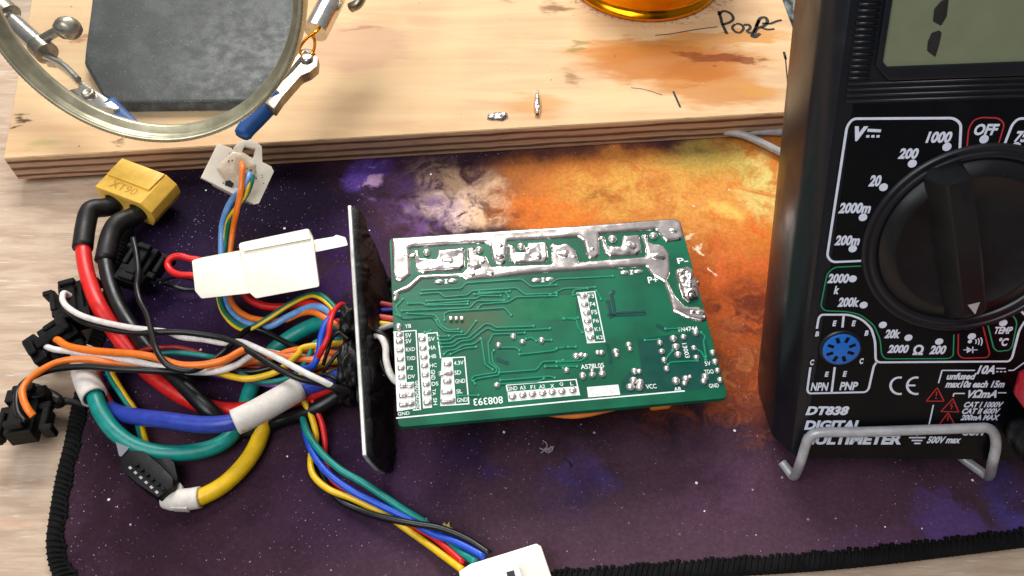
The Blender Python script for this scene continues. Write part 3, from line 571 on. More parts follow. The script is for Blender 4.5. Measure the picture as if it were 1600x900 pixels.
# grey wire cradle
def FP(x, y, h): d = ray(x, y); k_ = ((FM.O+FM.N*h-CAM).dot(FM.N))/d.dot(FM.N); return CAM+d*k_
wr = .118
pth = [P(1222, 722, MZ+wr), P(1232, 735, MZ+wr), P(1241, 744, MZ+wr+.05), FP(1250, 724, .16), FP(1258, 698, .16), FP(1264, 684, .16), FP(1280, 676, .16), FP(1330, 675, .16), FP(1430, 672, .16), FP(1520, 669, .16), FP(1543, 669, .16), FP(1554, 679, .16), FP(1556, 698, .16), FP(1551, 722, .16), P(1545, 744, MZ+wr+.05), P(1532, 736, MZ+wr), P(1512, 722, MZ+wr), P(1500, 712, MZ+wr)]
tag(ob('wire_cradle', tube(pth, wr, 14, 6), M['greywire']), 'bent grey wire cradle looped round the foot of the black meter', 'stand')
# test plugs
def plug(name, label, a, b, r, mat, sides, cable=None):
    t = thing(name, label, 'plug', a); d = (b-a).normalized(); L = (b-a).length
    ob('plug_shell', lathe([(0.01, 0), (r*.86, 0), (r, .08), (r, L*.5), (r*.93, L*.52), (r*.93, L*.9), (r*.8, L), (.01, L)], a, d, sides), mat, t, smooth='auto')
    ob('contact_pin', tube([a-d*.5, a+d*.05], .12, 10, resample=False), M['chrome'], t)
    ob('cable', tube([b-d*.1, b+d*1.2, b+d*2.5+Vector((.6, -.4, -.6)), b+d*3+Vector((2, -1, -1.5))], .17, 10), mat, t)
plug('red_test_plug', 'red octagonal test lead plug in the meter jack at the right edge', FP(1632, 605, .05), FP(1652, 628, 2.4), .62, M['redplug'], 8)
plug('black_test_plug', 'black test lead plug below the red plug beside the wire cradle', FP(1607, 672, .05), FP(1640, 715, 2.6), .50, M['bplastic'], 14)
# ================================================================== CIRCUIT BOARD
cr_ = [(608, 372), (1062, 342), (1138, 622), (622, 668)]
Rr = [ray(*q) for q in cr_]; S3 = 19.5
kk = Matrix((Rr[0], -Rr[1], Rr[2])).transposed().inverted()@(Rr[3]*S3)
c0, c1, c2, c3 = CAM+Rr[0]*kk[0], CAM+Rr[1]*kk[1], CAM+Rr[2]*kk[2], CAM+Rr[3]*S3
FB = Frame(c3, c2-c3, c0-c3)
BW = (c2-c3).length; BH = (c0-c3).length
pcb = thing('circuit_board', 'green printed circuit board with silver solder rails, lying on the galaxy mat', 'circuit board', Vector(((c0.x+c2.x)/2, (c0.y+c2.y)/2, MZ)))
bo = rounded([(0, 0), (BW, 0), (BW, BH), (0, BH)], .16, 5, True)
V_, F_ = prism([FB.w(*q) for q in bo], FB.N*-.16, .012, seg=1)
ob('board', (V_, F_), M['pcb'], pcb, smooth=False)
def B(x, y): return FB.uv(x, y)
def cA(l): return [B(590+x/5.293, 330+y/5.293) for x, y in l]
def cB(l): return [B(860+x/5.293, 330+y/5.293) for x, y in l]
def cC(l): return [B(600+x/5, 490+y/5) for x, y in l]
def cD(l): return [B(870+x/5, 490+y/5) for x, y in l]
tr = [cA(l) for l in [[(370, 655), (690, 640), (730, 595), (1190, 563), (1270, 625), (1480, 612)], [(360, 685), (510, 672), (550, 710), (740, 695), (780, 660), (1150, 635), (1215, 690), (1482, 680)], [(800, 690), (1060, 670), (1085, 712)], [(840, 675), (1095, 665)], [(405, 745), (820, 722), (850, 700), (1020, 700)], [(250, 765), (370, 762), (400, 780), (745, 770)], [(200, 825), (760, 800), (820, 742), (1050, 740)], [(210, 730), (150, 790), (160, 830), (200, 885), (440, 872), (490, 905)], [(555, 905), (550, 850), (590, 828), (1050, 800), (1105, 862)], [(830, 800), (860, 770), (1080, 752), (1150, 710), (1482, 700)], [(420, 770), (750, 748)]]]
tr += [cC(l) for l in [[(100, 10), (150, 40), (370, 25), (410, 60), (420, 90), (480, 140), (610, 145)], [(180, 0), (390, 10), (430, 50), (440, 90), (500, 128), (580, 125)], [(430, 210), (510, 205), (560, 170), (640, 165), (720, 60)], [(440, 237), (530, 232), (580, 197), (660, 190), (730, 130), (790, 80), (840, 85), (870, 110), (1170, 100)], [(450, 265), (540, 257), (600, 217), (680, 207), (760, 145), (810, 112), (860, 135), (1160, 127), (1300, 118)], [(470, 320), (500, 290), (560, 283), (620, 247), (700, 240), (755, 200)], [(520, 320), (580, 290), (640, 270), (720, 262)], [(760, 200), (790, 400), (850, 440)], [(1100, 152), (850, 162), (835, 200), (812, 230), (825, 390), (880, 430), (880, 460), (700, 490), (680, 520), (710, 550)], [(860, 290), (840, 310), (850, 385), (905, 440), (900, 480), (720, 510), (700, 530)], [(895, 265), (1030, 265), (1060, 290)], [(1110, 200), (1150, 185), (1190, 215)], [(1232, 210), (1310, 208)], [(1060, 320), (1330, 290), (1375, 265), (1500, 262)], [(900, 462), (1190, 440), (1240, 377), (1400, 367)], [(1260, 415), (1380, 412), (1400, 430)], [(910, 522), (1300, 490), (1335, 505)], [(905, 552), (1200, 533), (1250, 510)], [(580, 645), (740, 640)], [(320, 148), (365, 135)], [(430, 180), (510, 176)]]]
tr += [cB(l) for l in [[(0, 600), (60, 562), (520, 540)], [(0, 690), (110, 640), (370, 630)], [(230, 690), (175, 700), (200, 650), (310, 640)], [(380, 660), (420, 730)], [(110, 890), (230, 885)]]]
tr += [cD(l) for l in [[(60, 42), (150, 45), (165, 110), (200, 150)], [(0, 275), (90, 262)], [(0, 380), (190, 370), (215, 350)], [(0, 412), (160, 415)], [(850, 120), (960, 118)], [(690, 210), (800, 205)], [(850, 360), (905, 290)], [(1130, 150), (1160, 180), (1145, 220), (1165, 340)], [(870, 400), (890, 380), (1100, 370)], [(1070, 270), (1130, 300), (1165, 365)]]]
tv = []
for l in tr:
    l = rounded(l, .03, 1); tv.append(strip3(FB, l, .048, .003, .022))
    for q in (l[0], l[-1]): tv.append(dome(FB, q, .045, .024, .003, 10))
ob('copper_traces', join(*tv), M['trace'], pcb, smooth=False)
gv = [strip3(FB, rounded(l, .03, 1), .03, .002, .006) for l in [[(a+.0, b-.045) for a, b in q] for q in tr[:32]]]
ob('trace_gaps', join(*gv), M['pourdark'], pcb, smooth=False)
pv = []
for l in [cB([(520, 668), (500, 690), (530, 840)]), cB([(475, 750), (500, 870), (560, 843), (770, 832)]), cD([(395, 250), (420, 375)]), cC([(890, 358), (960, 385)]), cD([(790, 95), (840, 122), (870, 125)]), cD([(410, 12), (680, 0)])]:
    pv.append(strip3(FB, l, .12, .003, .008))
    for q in (l[0], l[-1]): pv.append(disc(FB, q, .06, .007, 12))
ob('mask_gaps', join(*pv), M['pourdark'], pcb, smooth=False)
ob('mask_openings', join(polyflat(FB, cD([(628, 205), (760, 180), (1150, 140), (1200, 330), (1300, 570), (1040, 600), (500, 620), (505, 530), (570, 450), (660, 420)]), .002)), M['pourdark'], pcb, smooth=False)
ob('copper_pour', join(polyflat(FB, cA([(1160, 715), (1480, 705), (1480, 900), (1180, 900), (1110, 830)]), .002), polyflat(FB, cB([(0, 705), (210, 690), (215, 900), (0, 900)]), .003)), M['pour'], pcb, smooth=False)
def px2(l): return [B(x, y) for x, y in l]
SH = .03
rail1 = px2([(611.5, 373), (870, 355.5), (1053, 342), (1063, 347), (1068, 370), (1064, 375.5), (1041, 378.5), (1034, 371.6), (1025, 359), (936, 366), (937, 398), (930, 404.6), (920.5, 404.6), (916, 398), (911, 377), (903, 371), (860, 373.5), (793, 377), (791, 409), (784.6, 415), (775, 413), (769.5, 406), (766, 385), (758, 380.5), (646.7, 387), (640, 389.5), (642, 430), (628, 440.5), (618, 438.6), (613.6, 432)])
rail2 = px2([(614, 456), (637, 445), (654, 430), (722, 427), (731, 418), (729, 388), (741, 386), (744, 398), (760, 401), (767, 417), (862, 413), (862, 379), (872, 383), (886, 380), (899, 391), (905, 410), (1009, 401), (1008, 388), (1002, 368), (1011, 366), (1013, 379), (1037, 385), (1046, 397), (1047, 428), (1042, 438), (1055, 462), (1070, 479), (1092, 479), (1103, 491), (1104, 500), (1096, 504), (1074, 498), (1051, 487), (1045, 462), (1037, 441), (1020, 431), (1010, 417), (860, 425), (768, 435), (728, 438), (720, 433), (660, 436), (639, 455), (624, 459), (623, 470), (614, 470)])
isl = [px2([(647, 391), (654, 390.5), (656, 403), (682, 405), (685, 391), (726, 387.5), (727, 416), (720, 423), (655, 426.5), (649.5, 421)]),
       px2([(793.5, 382), (803, 384), (806, 394), (822, 394), (825, 379.5), (854, 378), (857, 405), (851, 410.5), (803.5, 413), (796, 407.5)]),
       px2([(937.5, 369), (945, 369), (948, 384), (970, 385), (974, 368.5), (999, 366.5), (1002.6, 393), (994, 399.5), (952.6, 402), (944, 395.5)])]
pm = px2([(1056.5, 421), (1073.5, 416.5), (1083, 423), (1090, 443), (1092, 467), (1075, 473.5), (1065, 467), (1055, 432)])
ob('solder_rail', puffy(FB, rail1, .05, .09, .036, .014, 1.3, 1), M['solder'], pcb)
ob('solder_rail', puffy(FB, rail2, .055, .09, .036, .016, 1.3, 5), M['solder'], pcb)
for i, l in enumerate(isl): ob('solder_island', puffy(FB, l, .05, .08, .03, .035, 2.0, 9+i), M['solder'], pcb)
ob('solder_island', puffy(FB, pm, .15, .2, .034, .08, 4, 20), M['solder'], pcb)
# lumpy blobs heaped on the rails
random.seed(4)
for (x, y, r_, h_) in [(742, 416, .22, .16), (735, 430, .16, .14), (752, 410, .16, .16), (766, 428, .14, .12), (635, 401, .12, .12), (700, 409, .22, .14), (665, 420, .2, .1), (781, 402, .15, .16), (781, 385, .14, .12), (838, 402, .18, .16), (815, 407, .15, .1), (880, 398, .22, .14), (896, 402, .12, .12), (925, 390, .10, .13), (985, 385, .22, .14), (1028, 402, .28, .16), (1052, 362, .18, .12), (1043, 350, .12, .08), (1074, 430, .18, .28), (1080, 450, .2, .26), (1078, 464, .16, .24), (1089, 443, .09, .18), (1094, 490, .14, .16), (1082, 489, .12, .12), (1100, 497, .08, .14), (722, 391, .09, .12), (646, 399, .1, .1), (824, 389, .1, .12), (848, 383, .12, .12), (1008, 370, .09, .12), (941, 373, .08, .1), (865, 385, .1, .1), (880, 385, .1, .1)]:
    q = B(x, y); n = 10; poly = [(q[0]+r_*(1+.3*noise.noise(Vector((x, i, 0.5))))*math.cos(2*math.pi*i/n), q[1]+r_*(.8+.3*noise.noise(Vector((x, i, 9.5))))*math.sin(2*math.pi*i/n)) for i in range(n)]
    ob('solder_blob', puffy(FB, poly, h_*.62, r_*.95, .026, .03, 5, x), M['solder'], pcb)
sj = [(667, 395, 7), (749, 391, 7), (814, 386, 7), (957, 374, 7), (1021, 369, 7), (617.4, 459, 4.5), (617.4, 467.5, 4.8), (623, 511, 6)]
for x, y in [(1010, 180), (1082, 222), (895, 248), (1232, 210), (883, 560)]: sj.append((600+x/5, 490+y/5, 5))
for x, y, s_ in [(150, 335, 5.5), (190, 325, 4.5), (222, 330, 4.5), (320, 306, 4), (350, 307, 5), (460, 297, 5), (468, 325, 4), (562, 245, 5), (572, 278, 4), (805, 230, 5), (820, 297, 5), (837, 365, 5), (857, 432, 5), (910, 197, 6), (930, 260, 6), (947, 322, 6), (990, 184, 5), (1085, 150, 5.5), (1070, 270, 4.5), (1090, 343, 4.5), (1217, 307, 5.5), (1236, 378, 5), (1256, 447, 5), (1275, 520, 5), (1158, 497, 6), (1148, 530, 4.5), (930, 527, 6), (1007, 512, 6), (998, 547, 4), (1040, 493, 3), (607, 452, 5), (645, 452, 4.5), (77, 443, 5), (202, 487, 5.5), (277, 480, 5.5), (275, 445, 3.5), (355, 472, 5.5), (350, 437, 3.5), (575, 575, 6), (600, 525, 6.5), (650, 543, 7), (645, 578, 6)]: sj.append((870+x/5, 490+y/5, s_))
for x, y, s_ in sj:
    q = B(x, y); k_ = s_/61
    ob('solder_joint', dome(FB, q, k_*random.uniform(.9, 1.1), k_*.95, 0, 14, k_*random.uniform(.95, 1.2)), M['soldersm'], pcb)
# white blocks with header joints
wh = [px2([(615, 520), (630.5, 519.5), (635.5, 597.5), (646.5, 596.5), (649.5, 638), (620.5, 643)]), px2([(653.5, 523), (668, 522), (675, 637), (661, 638.5)]), px2([(690, 561), (707, 560), (712.5, 631), (688, 633)]), px2([(793, 612.5), (903, 603.5), (905.5, 617.5), (794.5, 628)]), px2([(901, 459), (917, 457.5), (930, 534), (917.5, 536)]), px2([(917, 605), (966, 601), (969, 617), (919, 621)])]
sv_ = [polyflat(FB, l, .006) for l in wh]
def sline(px, wd=.03, cl=False): return ribbon(FB, px2(px), wd, .007, cl)
sv_ += [sline([(614.5, 519), (650, 516.5), (657, 641)]), sline([(653, 522), (683, 520), (688.5, 560)]), sline([(690, 560), (726, 558), (732.5, 631), (688, 634)]), sline([(791, 602), (900, 593), (905.5, 618)]), sline([(791, 602), (793, 612)]), sline([(900.5, 458.5), (929, 455.8), (945, 534), (917, 536)]), ribbon(FB, px2([(619, 653.5), (880, 628), (1070, 611)]), .035, .007), sline([(655, 640), (645, 641)])]
def stext(s, x0, y0, x1, y1, bold=.012, flip=False, vert=False):
    cx, cy = (x0+x1)/2, (y0+y1)/2; c = Vector(B(cx, cy)); lx = abs(B(x1, cy)[0]-B(x0, cy)[0]); ly = abs(B(cx, y1)[1]-B(cx, y0)[1])
    if vert:   # reading down the board
        a = c+Vector((-lx/2, ly/2)); return textquad(FB, s, a, a+Vector((0, -ly)), a+Vector((lx, 0)), .008, bold)
    if flip: a = c+Vector((lx/2, ly/2)); return textquad(FB, s, a, a-Vector((lx, 0)), a-Vector((0, ly)), .008, bold)
    a = c-Vector((lx/2, ly/2)); return textquad(FB, s, a, a+Vector((lx, 0)), a+Vector((0, ly)), .008, bold)
def C5(s, x0, y0, x1, y1, **k): return stext(s, 600+x0/5, 490+y0/5, 600+x1/5, 490+y1/5, **k)
def D5(s, x0, y0, x1, y1, **k): return stext(s, 870+x0/5, 490+y0/5, 870+x1/5, 490+y1/5, **k)
sv_ += [C5('YB', 162, 83, 212, 113), C5('5V', 166, 155, 213, 188), C5('5V', 168, 200, 215, 233), C5('RXD', 170, 265, 242, 295), C5('TXD', 176, 335, 245, 365), C5('F2', 182, 410, 228, 440), C5('DV', 187, 478, 243, 508), C5('GND', 108, 768, 200, 795), C5('GND', 243, 525, 272, 598, vert=True), C5('GND', 246, 603, 276, 676, vert=True), C5('GND', 250, 680, 280, 752, vert=True),
        C5('5V', 345, 183, 398, 215), C5('HA', 348, 250, 405, 283), C5('HB', 352, 320, 408, 350), C5('HC', 357, 390, 412, 420), C5('GND', 366, 440, 400, 518, vert=True), C5('DS', 372, 533, 425, 565), C5('TA', 378, 590, 405, 640, vert=True), C5('SH', 385, 660, 415, 715, vert=True),
        C5('4.3V', 545, 370, 622, 402), C5('SD', 550, 445, 602, 478), C5('GND', 555, 512, 635, 545), C5('SL', 565, 592, 612, 625), C5('GND', 570, 658, 652, 692), C5('808393', 698, 655, 930, 712, flip=True),
        C5('GND', 962, 570, 1042, 602), C5('A3', 1060, 565, 1105, 595), C5('F1', 1145, 560, 1180, 590), C5('A2', 1210, 556, 1258, 586), C5('X', 1298, 552, 1330, 582), D5('Q', 22, 538, 50, 568), D5('L', 105, 533, 128, 562),
        stext('F3', 919, 459, 928, 466), stext('F4', 921.5, 472, 930, 479), stext('F5', 924, 484.5, 933, 491.5), D5('F6', 283, 42, 328, 72), D5('K1', 295, 107, 338, 138), D5('K2', 310, 172, 360, 202), stext('P+', 1012, 432.5, 1028, 442.5, bold=.02), stext('P-', 1058, 403, 1075, 412, bold=.02),
        D5('1N4744', 948, 104, 1100, 138), D5('13003', 990, 232, 1026, 348, vert=True), D5('5V', 1155, 375, 1202, 408), D5('TDO', 1153, 438, 1224, 472), D5('GND', 1188, 548, 1265, 580), D5('VCC', 695, 552, 778, 588), D5('AR', 915, 575, 975, 607), D5('AS78L05', 185, 393, 370, 430)]
ob('silkscreen', join(*sv_), M['silk'], pcb, smooth=False)
hp = [(120, 165, 1), (120, 217, 1), (125, 285, 1), (129, 355, 1), (134, 425, 1), (139, 497, 1), (150, 565, 1), (203, 565, 1), (150, 640, 1.2), (207, 635, 1), (155, 708, 1.3), (212, 703, 1), (300, 200, 1), (306, 270, 1), (313, 340, 1), (318, 408, 1), (323, 478, 1), (330, 552, 1), (336, 620, 1), (340, 695, 1.1), (497, 395, 1.1), (482, 468, 1.9), (495, 530, 1.2), (492, 612, 1.5), (500, 682, 1.9)]
for x, y, k_ in hp:
    q = B(600+x/5, 490+y/5); poly = rounded([(q[0]-.095*k_, q[1]-.085), (q[0]+.095*k_, q[1]-.085), (q[0]+.095*k_, q[1]+.085), (q[0]-.095*k_, q[1]+.085)], .07, 3, True)
    ob('header_pad', puffy(FB, poly, .06, .08, .025, .015, 8, x+y, .006), M['soldersm'], pcb)
for x, y in [(801, 620), (817, 617.5), (832, 616), (848, 614.5), (863, 613), (878, 612), (895, 610), (911, 463), (913.5, 476), (916.7, 489), (918, 502), (920, 515), (923, 528)]:
    ob('header_pad', dome(FB, B(x, y), .105, .07, .006, 14, .095), M['soldersm'], pcb)
for x, y in [(697, 439.7), (848, 437.5), (986.5, 425.5)]:
    for s_ in (-10.5, 10.5): ob('header_pad', dome(FB, B(x+s_, y-s_*.07), .13, .05, .004, 14, .07), M['soldersm'], pcb)
    ob('fuse_mark', join(ribbon(FB, px2([(x-2.5, y-2.6), (x+2.5, y-3)]), .03, .008), ribbon(FB, px2([(x-2.5, y+3), (x+2.5, y+2.7)]), .03, .008), ribbon(FB, px2([(x, y-3), (x, y+3)]), .04, .0085)), M['silk'], pcb, smooth=False)
ob('chip_resistor', join(*[box(FB.w(*B(713+k_, 499), .04), (.09, .11, .06), .02, rotm(FB.U, FB.V)) for k_ in (-8.5, 0, 8.5)]), M['soldersm'], pcb)
# specks on the date patch
sp_ = []; q0 = Vector(wh[5][0]); qu = Vector(wh[5][1])-q0; qv = Vector(wh[5][3])-q0
for i in range(60):
    q = q0+qu*random.uniform(.08, .92)+qv*random.uniform(.15, .85); sp_.append(disc(FB, q, random.uniform(.005, .013), .009, 6))
ob('date_patch_specks', join(*sp_), M['greywire'], pcb, smooth=False)
# underside components that carry the board
for u, v, su, sv2, dz in [(1.0, 4.6, .95, .9, 1.2), (2.2, 4.6, .95, .9, 1.2), (3.4, 4.6, .95, .9, 1.2), (4.6, 4.6, .95, .9, 1.2), (5.8, 4.6, .95, .9, 1.2), (7.0, 4.6, .95, .9, 1.2)]:
    ob('transistor', box(FB.w(u, v-.3, -.16-dz/2), (su, .42, dz), .03, rotm(FB.U, FB.V)), M['bplastic'], pcb, smooth='auto')
for u, v in [(1.4, 2.2), (3.0, 2.4), (5.2, 2.6), (7.3, 2.2)]:
    pt_ = FB.w(u, v, -.16); ob('capacitor', lathe([(.01, 0), (.5, 0), (.52, -.06), (.52, -(pt_.z-MZ)+.1), (.46, -(pt_.z-MZ)+.03), (.01, -(pt_.z-MZ)+.03)], pt_, (0, 0, 1), 28), M['bplastic'], pcb, smooth='auto')
q = FB.w(*B(1028, 622), -.42); q2 = FB.w(*B(1042, 630), -.42)
ob('orange_component', box(FB.w(*FB.uv(1031, 630, -.4), -.4), (.55, .3, .3), .1, rotm(FB.U, FB.V)), M['orangecap'], pcb)
ob('orange_component', tube([FB.w(*FB.uv(845, 643, -.35), -.35), FB.w(*FB.uv(900, 648, -.35), -.35), FB.w(*FB.uv(960, 636, -.35), -.35)], .1, 10), M['orangecap'], pcb)
# ================================================================== END PLATE
ep = thing('end_plate', 'thin aluminium end plate on edge, caked with black silicone', 'end plate', P(600, 640, MZ))
TF, TN = P(549, 320, 3.1), P(573, 712, 1.75); BN, BF = P(603, 741, MZ+.02), P(604, 445, MZ+.3)
U_ = (TN-TF).normalized(); poly = [TF, TN, TN.lerp(BN, .22)+U_*.06, TN.lerp(BN, .6)+U_*.08, BN, BF]
ob('plate', prism(poly, Vector((-.11, 0, 0)), .02, seg=1), M['alu'], ep, smooth=False)
qn = (TN-TF).cross(BF-TF).normalized(); qn = -qn if qn.x < 0 else qn; vv_ = qn.cross(U_).normalized()
FE = Frame(TF, U_, vv_)
def eu(p): d = p-FE.O; return (d.dot(FE.U), d.dot(FE.V))
pol = [eu(TF), eu(TN), eu(TN.lerp(BN, .22)+U_*.06), eu(TN.lerp(BN, .6)+U_*.08), eu(BN), eu(BF)]
def film(pol, seed, lift, amp, cut):
    vf = puffy(FE, pol, .06, .1, .055, 0, 1, 0, .012); out = []
    for p in vf[0]:
        u, v = eu(p); h = (p-FE.O).dot(FE.N)
        if h > .03:
            w_ = noise.noise(Vector((u*1.1, v*1.1, seed)))*.25+abs(noise.noise(Vector((u*1.5+v*1.2, v*.7, seed+5))))*.34+abs(noise.noise(Vector((u*5+v*2, v*1.6, seed+9))))*.2+abs(noise.noise(Vector((u*11, v*4, seed))))*.07
            t = min(1, max(0, (h-.03)/.04)); p = p+FE.N*(amp*w_+lift)*t
        out.append(p)
    return out, vf[1]
ob('silicone_skin', film(pol, 3, .04, .42, 0), M['silicone'], ep)
# loose wrinkled flap standing off the far upper part of the plate
fl = []; n1_, n2_ = 26, 18
for i in range(n1_):
    t = i/(n1_-1); a = TF.lerp(TN, .0+.62*t)+Vector((.03, 0, -.03)); b = BF.lerp(BN, .02+.45*t)+Vector((.34*(1-abs(2*t-1))+.05, 0, 0))
    for j in range(n2_):
        s_ = j/(n2_-1); q = a.lerp(b, s_)+Vector((.16*math.sin(s_*math.pi)+.12*noise.noise(Vector((t*7, s_*3, 1)))*s_+.07*noise.noise(Vector((t*22, s_*6, 4))), .1*noise.noise(Vector((t*9, s_*9, 8))), 0)); fl.append(q)
ff = [[i*n2_+j, (i+1)*n2_+j, (i+1)*n2_+j+1, i*n2_+j+1] for i in range(n1_-1) for j in range(n2_-1)]
nn_ = len(fl); fl2 = fl+[p+Vector((-.05, 0, 0)) for p in fl]; ff2 = ff+[[i+nn_ for i in f][::-1] for f in ff]
ob('silicone_flap', (fl2, ff2), M['silicone'], ep)
# grommet mass where the cables pass
for (x, y, z, r1, r2, r3, sd_) in [(549, 510, 1.7, .28, .5, .7, 1), (548, 570, 1.5, .34, .7, .6, 2), (543, 606, 1.0, .36, .5, .5, 3), (572, 560, 1.2, .3, 1.2, .7, 4)]:
    c = P(x, y, z); bm = bmesh.new(); bmesh.ops.create_icosphere(bm, subdivisions=4, radius=1)
    for v in bm.verts:
        k_ = 1+.35*noise.noise(v.co*2.2+Vector((sd_*5, 0, 0)))+.15*noise.noise(v.co*6); v.co = Vector((v.co.x*r1, v.co.y*r2, v.co.z*r3))*k_+c
    me = bpy.data.meshes.new('silicone_lump'); bm.to_mesh(me); bm.free(); me.polygons.foreach_set('use_smooth', [True]*len(me.polygons)); link('silicone_lump', me, M['silicone'], ep)
# ================================================================== CABLES
def cable(name, label, cat, org, group=None): return thing(name, label, cat, org, group)
def wire(t, px, r, mat, nm='wire', z=None, sides=12):
    return ob(nm, tube(wpath(px), r, sides, 7), M[mat], t)
def sleeve(t, px, r, mat, nm='sleeve', wall=.06, parent=None, n=5):
    pth = catmull(wpath(px), n); out = tube(pth, r, 20, resample=False, caps=False); inn = tube(pth, r-wall, 20, resample=False, caps=False); V = out[0]+inn[0]; n_ = len(out[0]); F = out[1]+[[i+n_ for i in f][::-1] for f in inn[1]]
    for s0 in (0, n_-20):
        for k_ in range(20): F.append([s0+k_, s0+(k_+1) % 20, n_+s0+(k_+1) % 20, n_+s0+k_])
    me = bpy.data.meshes.new(nm); return ob(nm, (V, F), M[mat], parent or t)
HOLE = (548, 560)
# battery plug
xa = P(143, 289, 1.55); xb = P(231, 323, 1.55); W = (xb-xa); W.z = 0; WL = 2.0; W.normalize(); D = Vector((-W.y, W.x, 0)); xo = (xa+xb)/2; 
bp = cable('battery_cable', 'yellow two pole plug with thick red and black cables in black heat shrink', 'cable', Vector((xo.x, xo.y, MZ)))
def XP(a, d, h): return xo+W*a+D*d+Vector((0, 0, h))
prof = [(-.92, .0), (-1.0, -.22), (-.82, -1.0), (.82, -1.0), (1.05, -.62), (1.05, -.28), (.78, .02)]
holes = [[(c_+.30*math.cos(2*math.pi*i/20), -.52+.30*math.sin(2*math.pi*i/20)) for i in range(20)] for c_ in (-.46, .46)]
hs = join(prism([XP(a, 0, h) for a, h in prof], D*1.25, .03, [[XP(a, 0, h) for a, h in h_] for h_ in holes]))
xh = ob('plug_housing', hs, M['xt'], bp, smooth='auto')
ob('plug_housing_cap', prism([XP(-.86, .5, .0), XP(.72, .5, .0), XP(.76, 1.22, .0), XP(-.86, 1.22, .0)], (0, 0, .09), .035), M['xt'], bp, smooth='auto')
FX = Frame(XP(-.55, .17, .012), W, D)
ob('embossed_text', textquad(FX, 'XT90', (0, 0), (.95, 0), (0, .26), .006, .0), simple('embossed_yellow', '#b4831c', .5), xh, smooth=False)
hc = [XP(c_, .15, -.52) for c_ in (-.46, .46)]
def w2(t, pts, r, mat, nm='wire'): return ob(nm, tube(pts, r, 14, 7), M[mat], t)
w2(bp, [hc[0]+D*.3, XP(-.46, -.15, -.53), P(143, 328, 1.2), P(134, 352, 1.15), P(129, 388, 1.1)], .285, 'heatshrink', 'heat_shrink')
w2(bp, [hc[1]+D*.3, XP(.46, -.15, -.53), P(186, 348, 1.2), P(173, 368, 1.15), P(164, 408, 1.1)], .285, 'heatshrink', 'heat_shrink')
wire(bp, [(131, 372, 1.1), (131, 400, 1.1), (138, 435, 1.15), (153, 475, 1.2), (175, 512, 1.0), (203, 550, .8), (235, 584, .62), (290, 622, .55), (345, 640, .55), (400, 638, .7), (470, 620, .9), (545, 590, 1.2)], .22, 'red')
wire(bp, [(165, 395, 1.1), (166, 415, 1.1), (173, 447, 1.05), (186, 480, 1.0), (208, 515, .95), (250, 565, 1.0), (290, 604, 1.0), (325, 640, .95), (355, 664, .6), (395, 672, .5), (440, 655, .45), (500, 635, .8), (550, 600, 1.0)], .22, 'black')
# small square white plug held by the clip
zt = 2.55
tq = cable('square_white_plug_cable', 'square white plug with orange, blue and green wires, held by the blue clip', 'cable', P(370, 270, MZ))
bodyp = [(340, 224), (364, 232), (374, 221), (384, 219), (399, 220), (409, 229), (410, 253), (424, 260), (428, 268), (405, 317), (398, 319), (367, 304), (334, 287), (314, 277)]
hl = [(382, 228), (400, 232), (396, 248), (378, 237)]
pc = P(371, 270, zt); pn = ((CAM-pc).normalized()*1.0+RT*.10+UP*.12).normalized(); pu = (RT-pn*RT.dot(pn)).normalized(); FT = Frame(pc, pu, pn.cross(pu))
def tp(l, h=0): return [FT.w(*FT.uv(*q), h) for q in l]
ph_ = ob('plug_housing', prism(tp(bodyp), FT.N*-.28, .05, [tp(hl)]), M['wplastic'], tq, smooth='auto')
ob('plug_body', prism(tp([(334, 284), (367, 302), (398, 316), (415, 285), (404, 258), (362, 240), (345, 245)], -.26), FT.N*-.75, .06), M['wplastic'], tq, smooth='auto')
cen = FT.uv(371, 266); gl_p = [(cen[0]+(.52+.06*math.sin(i*2.1))*math.cos(2*math.pi*i/14), cen[1]+(.50+.06*math.cos(i*1.7))*math.sin(2*math.pi*i/14)) for i in range(14)]
ob('glue_blob', puffy(FT, gl_p, .10, .35, .05, .03, 3, 3), simple('hot_glue', '#d5c5ac', .3, var=.1, sss=.3, bump=.1, wear=('#9c7d5c', 4, .62)), tq)
sk_ = [polyflat(FT, [FT.uv(*q) for q in [(352, 283), (359, 282), (365, 287), (362, 294), (351, 290)]], .07)]  # flat dark patch paints the shade inside a small hole; specks follow
rs = random.Random(5)
for i in range(26):
    q = (cen[0]+rs.gauss(0, .33), cen[1]+rs.gauss(-.05, .3)); sk_.append(dome(FT, q, rs.uniform(.012, .03), .02, .085, 6))
ob('soot_and_dark_hole', join(*sk_), M['marker'], tq, smooth=False)
wire(tq, [(378, 256, zt+.2), (379, 262, zt+.42), (378, 285, zt+.2), (375, 305, zt-.05), (370, 328, 2.0), (364, 360, 1.2), (358, 420, .6), (358, 455, .6), (366, 478, .7), (386, 494, .8), (412, 500, .9), (445, 500, 1.0), (470, 490, 1.2), (490, 488, 1.5), (508, 497, 1.6), (540, 515, 1.6)], .085, 'orange')
wire(tq, [(390, 272, zt+.15), (386, 282, zt+.15), (379, 296, zt-.05), (366, 308, 2.0), (354, 330, 1.6), (347, 360, 1.0), (347, 420, .5), (352, 458, .55), (360, 486, .6), (385, 505, .7), (420, 510, .9), (450, 495, 1.1), (480, 481, 1.4), (500, 480, 1.6), (520, 492, 1.6), (545, 515, 1.6)], .1, 'lightblue')
gw = [(394, 274, zt+.1), (391, 288, zt+.05), (384, 305, zt-.2), (373, 320, 2.0), (358, 345, 1.4), (352, 385, .7), (341, 440, .5), (343, 465, .6), (350, 488, .7), (368, 506, .8), (390, 513, .95), (420, 497, 1.15), (452, 476, 1.3), (480, 462, 1.5), (495, 460, 1.6), (510, 468, 1.7), (528, 487, 1.7), (545, 510, 1.6)]
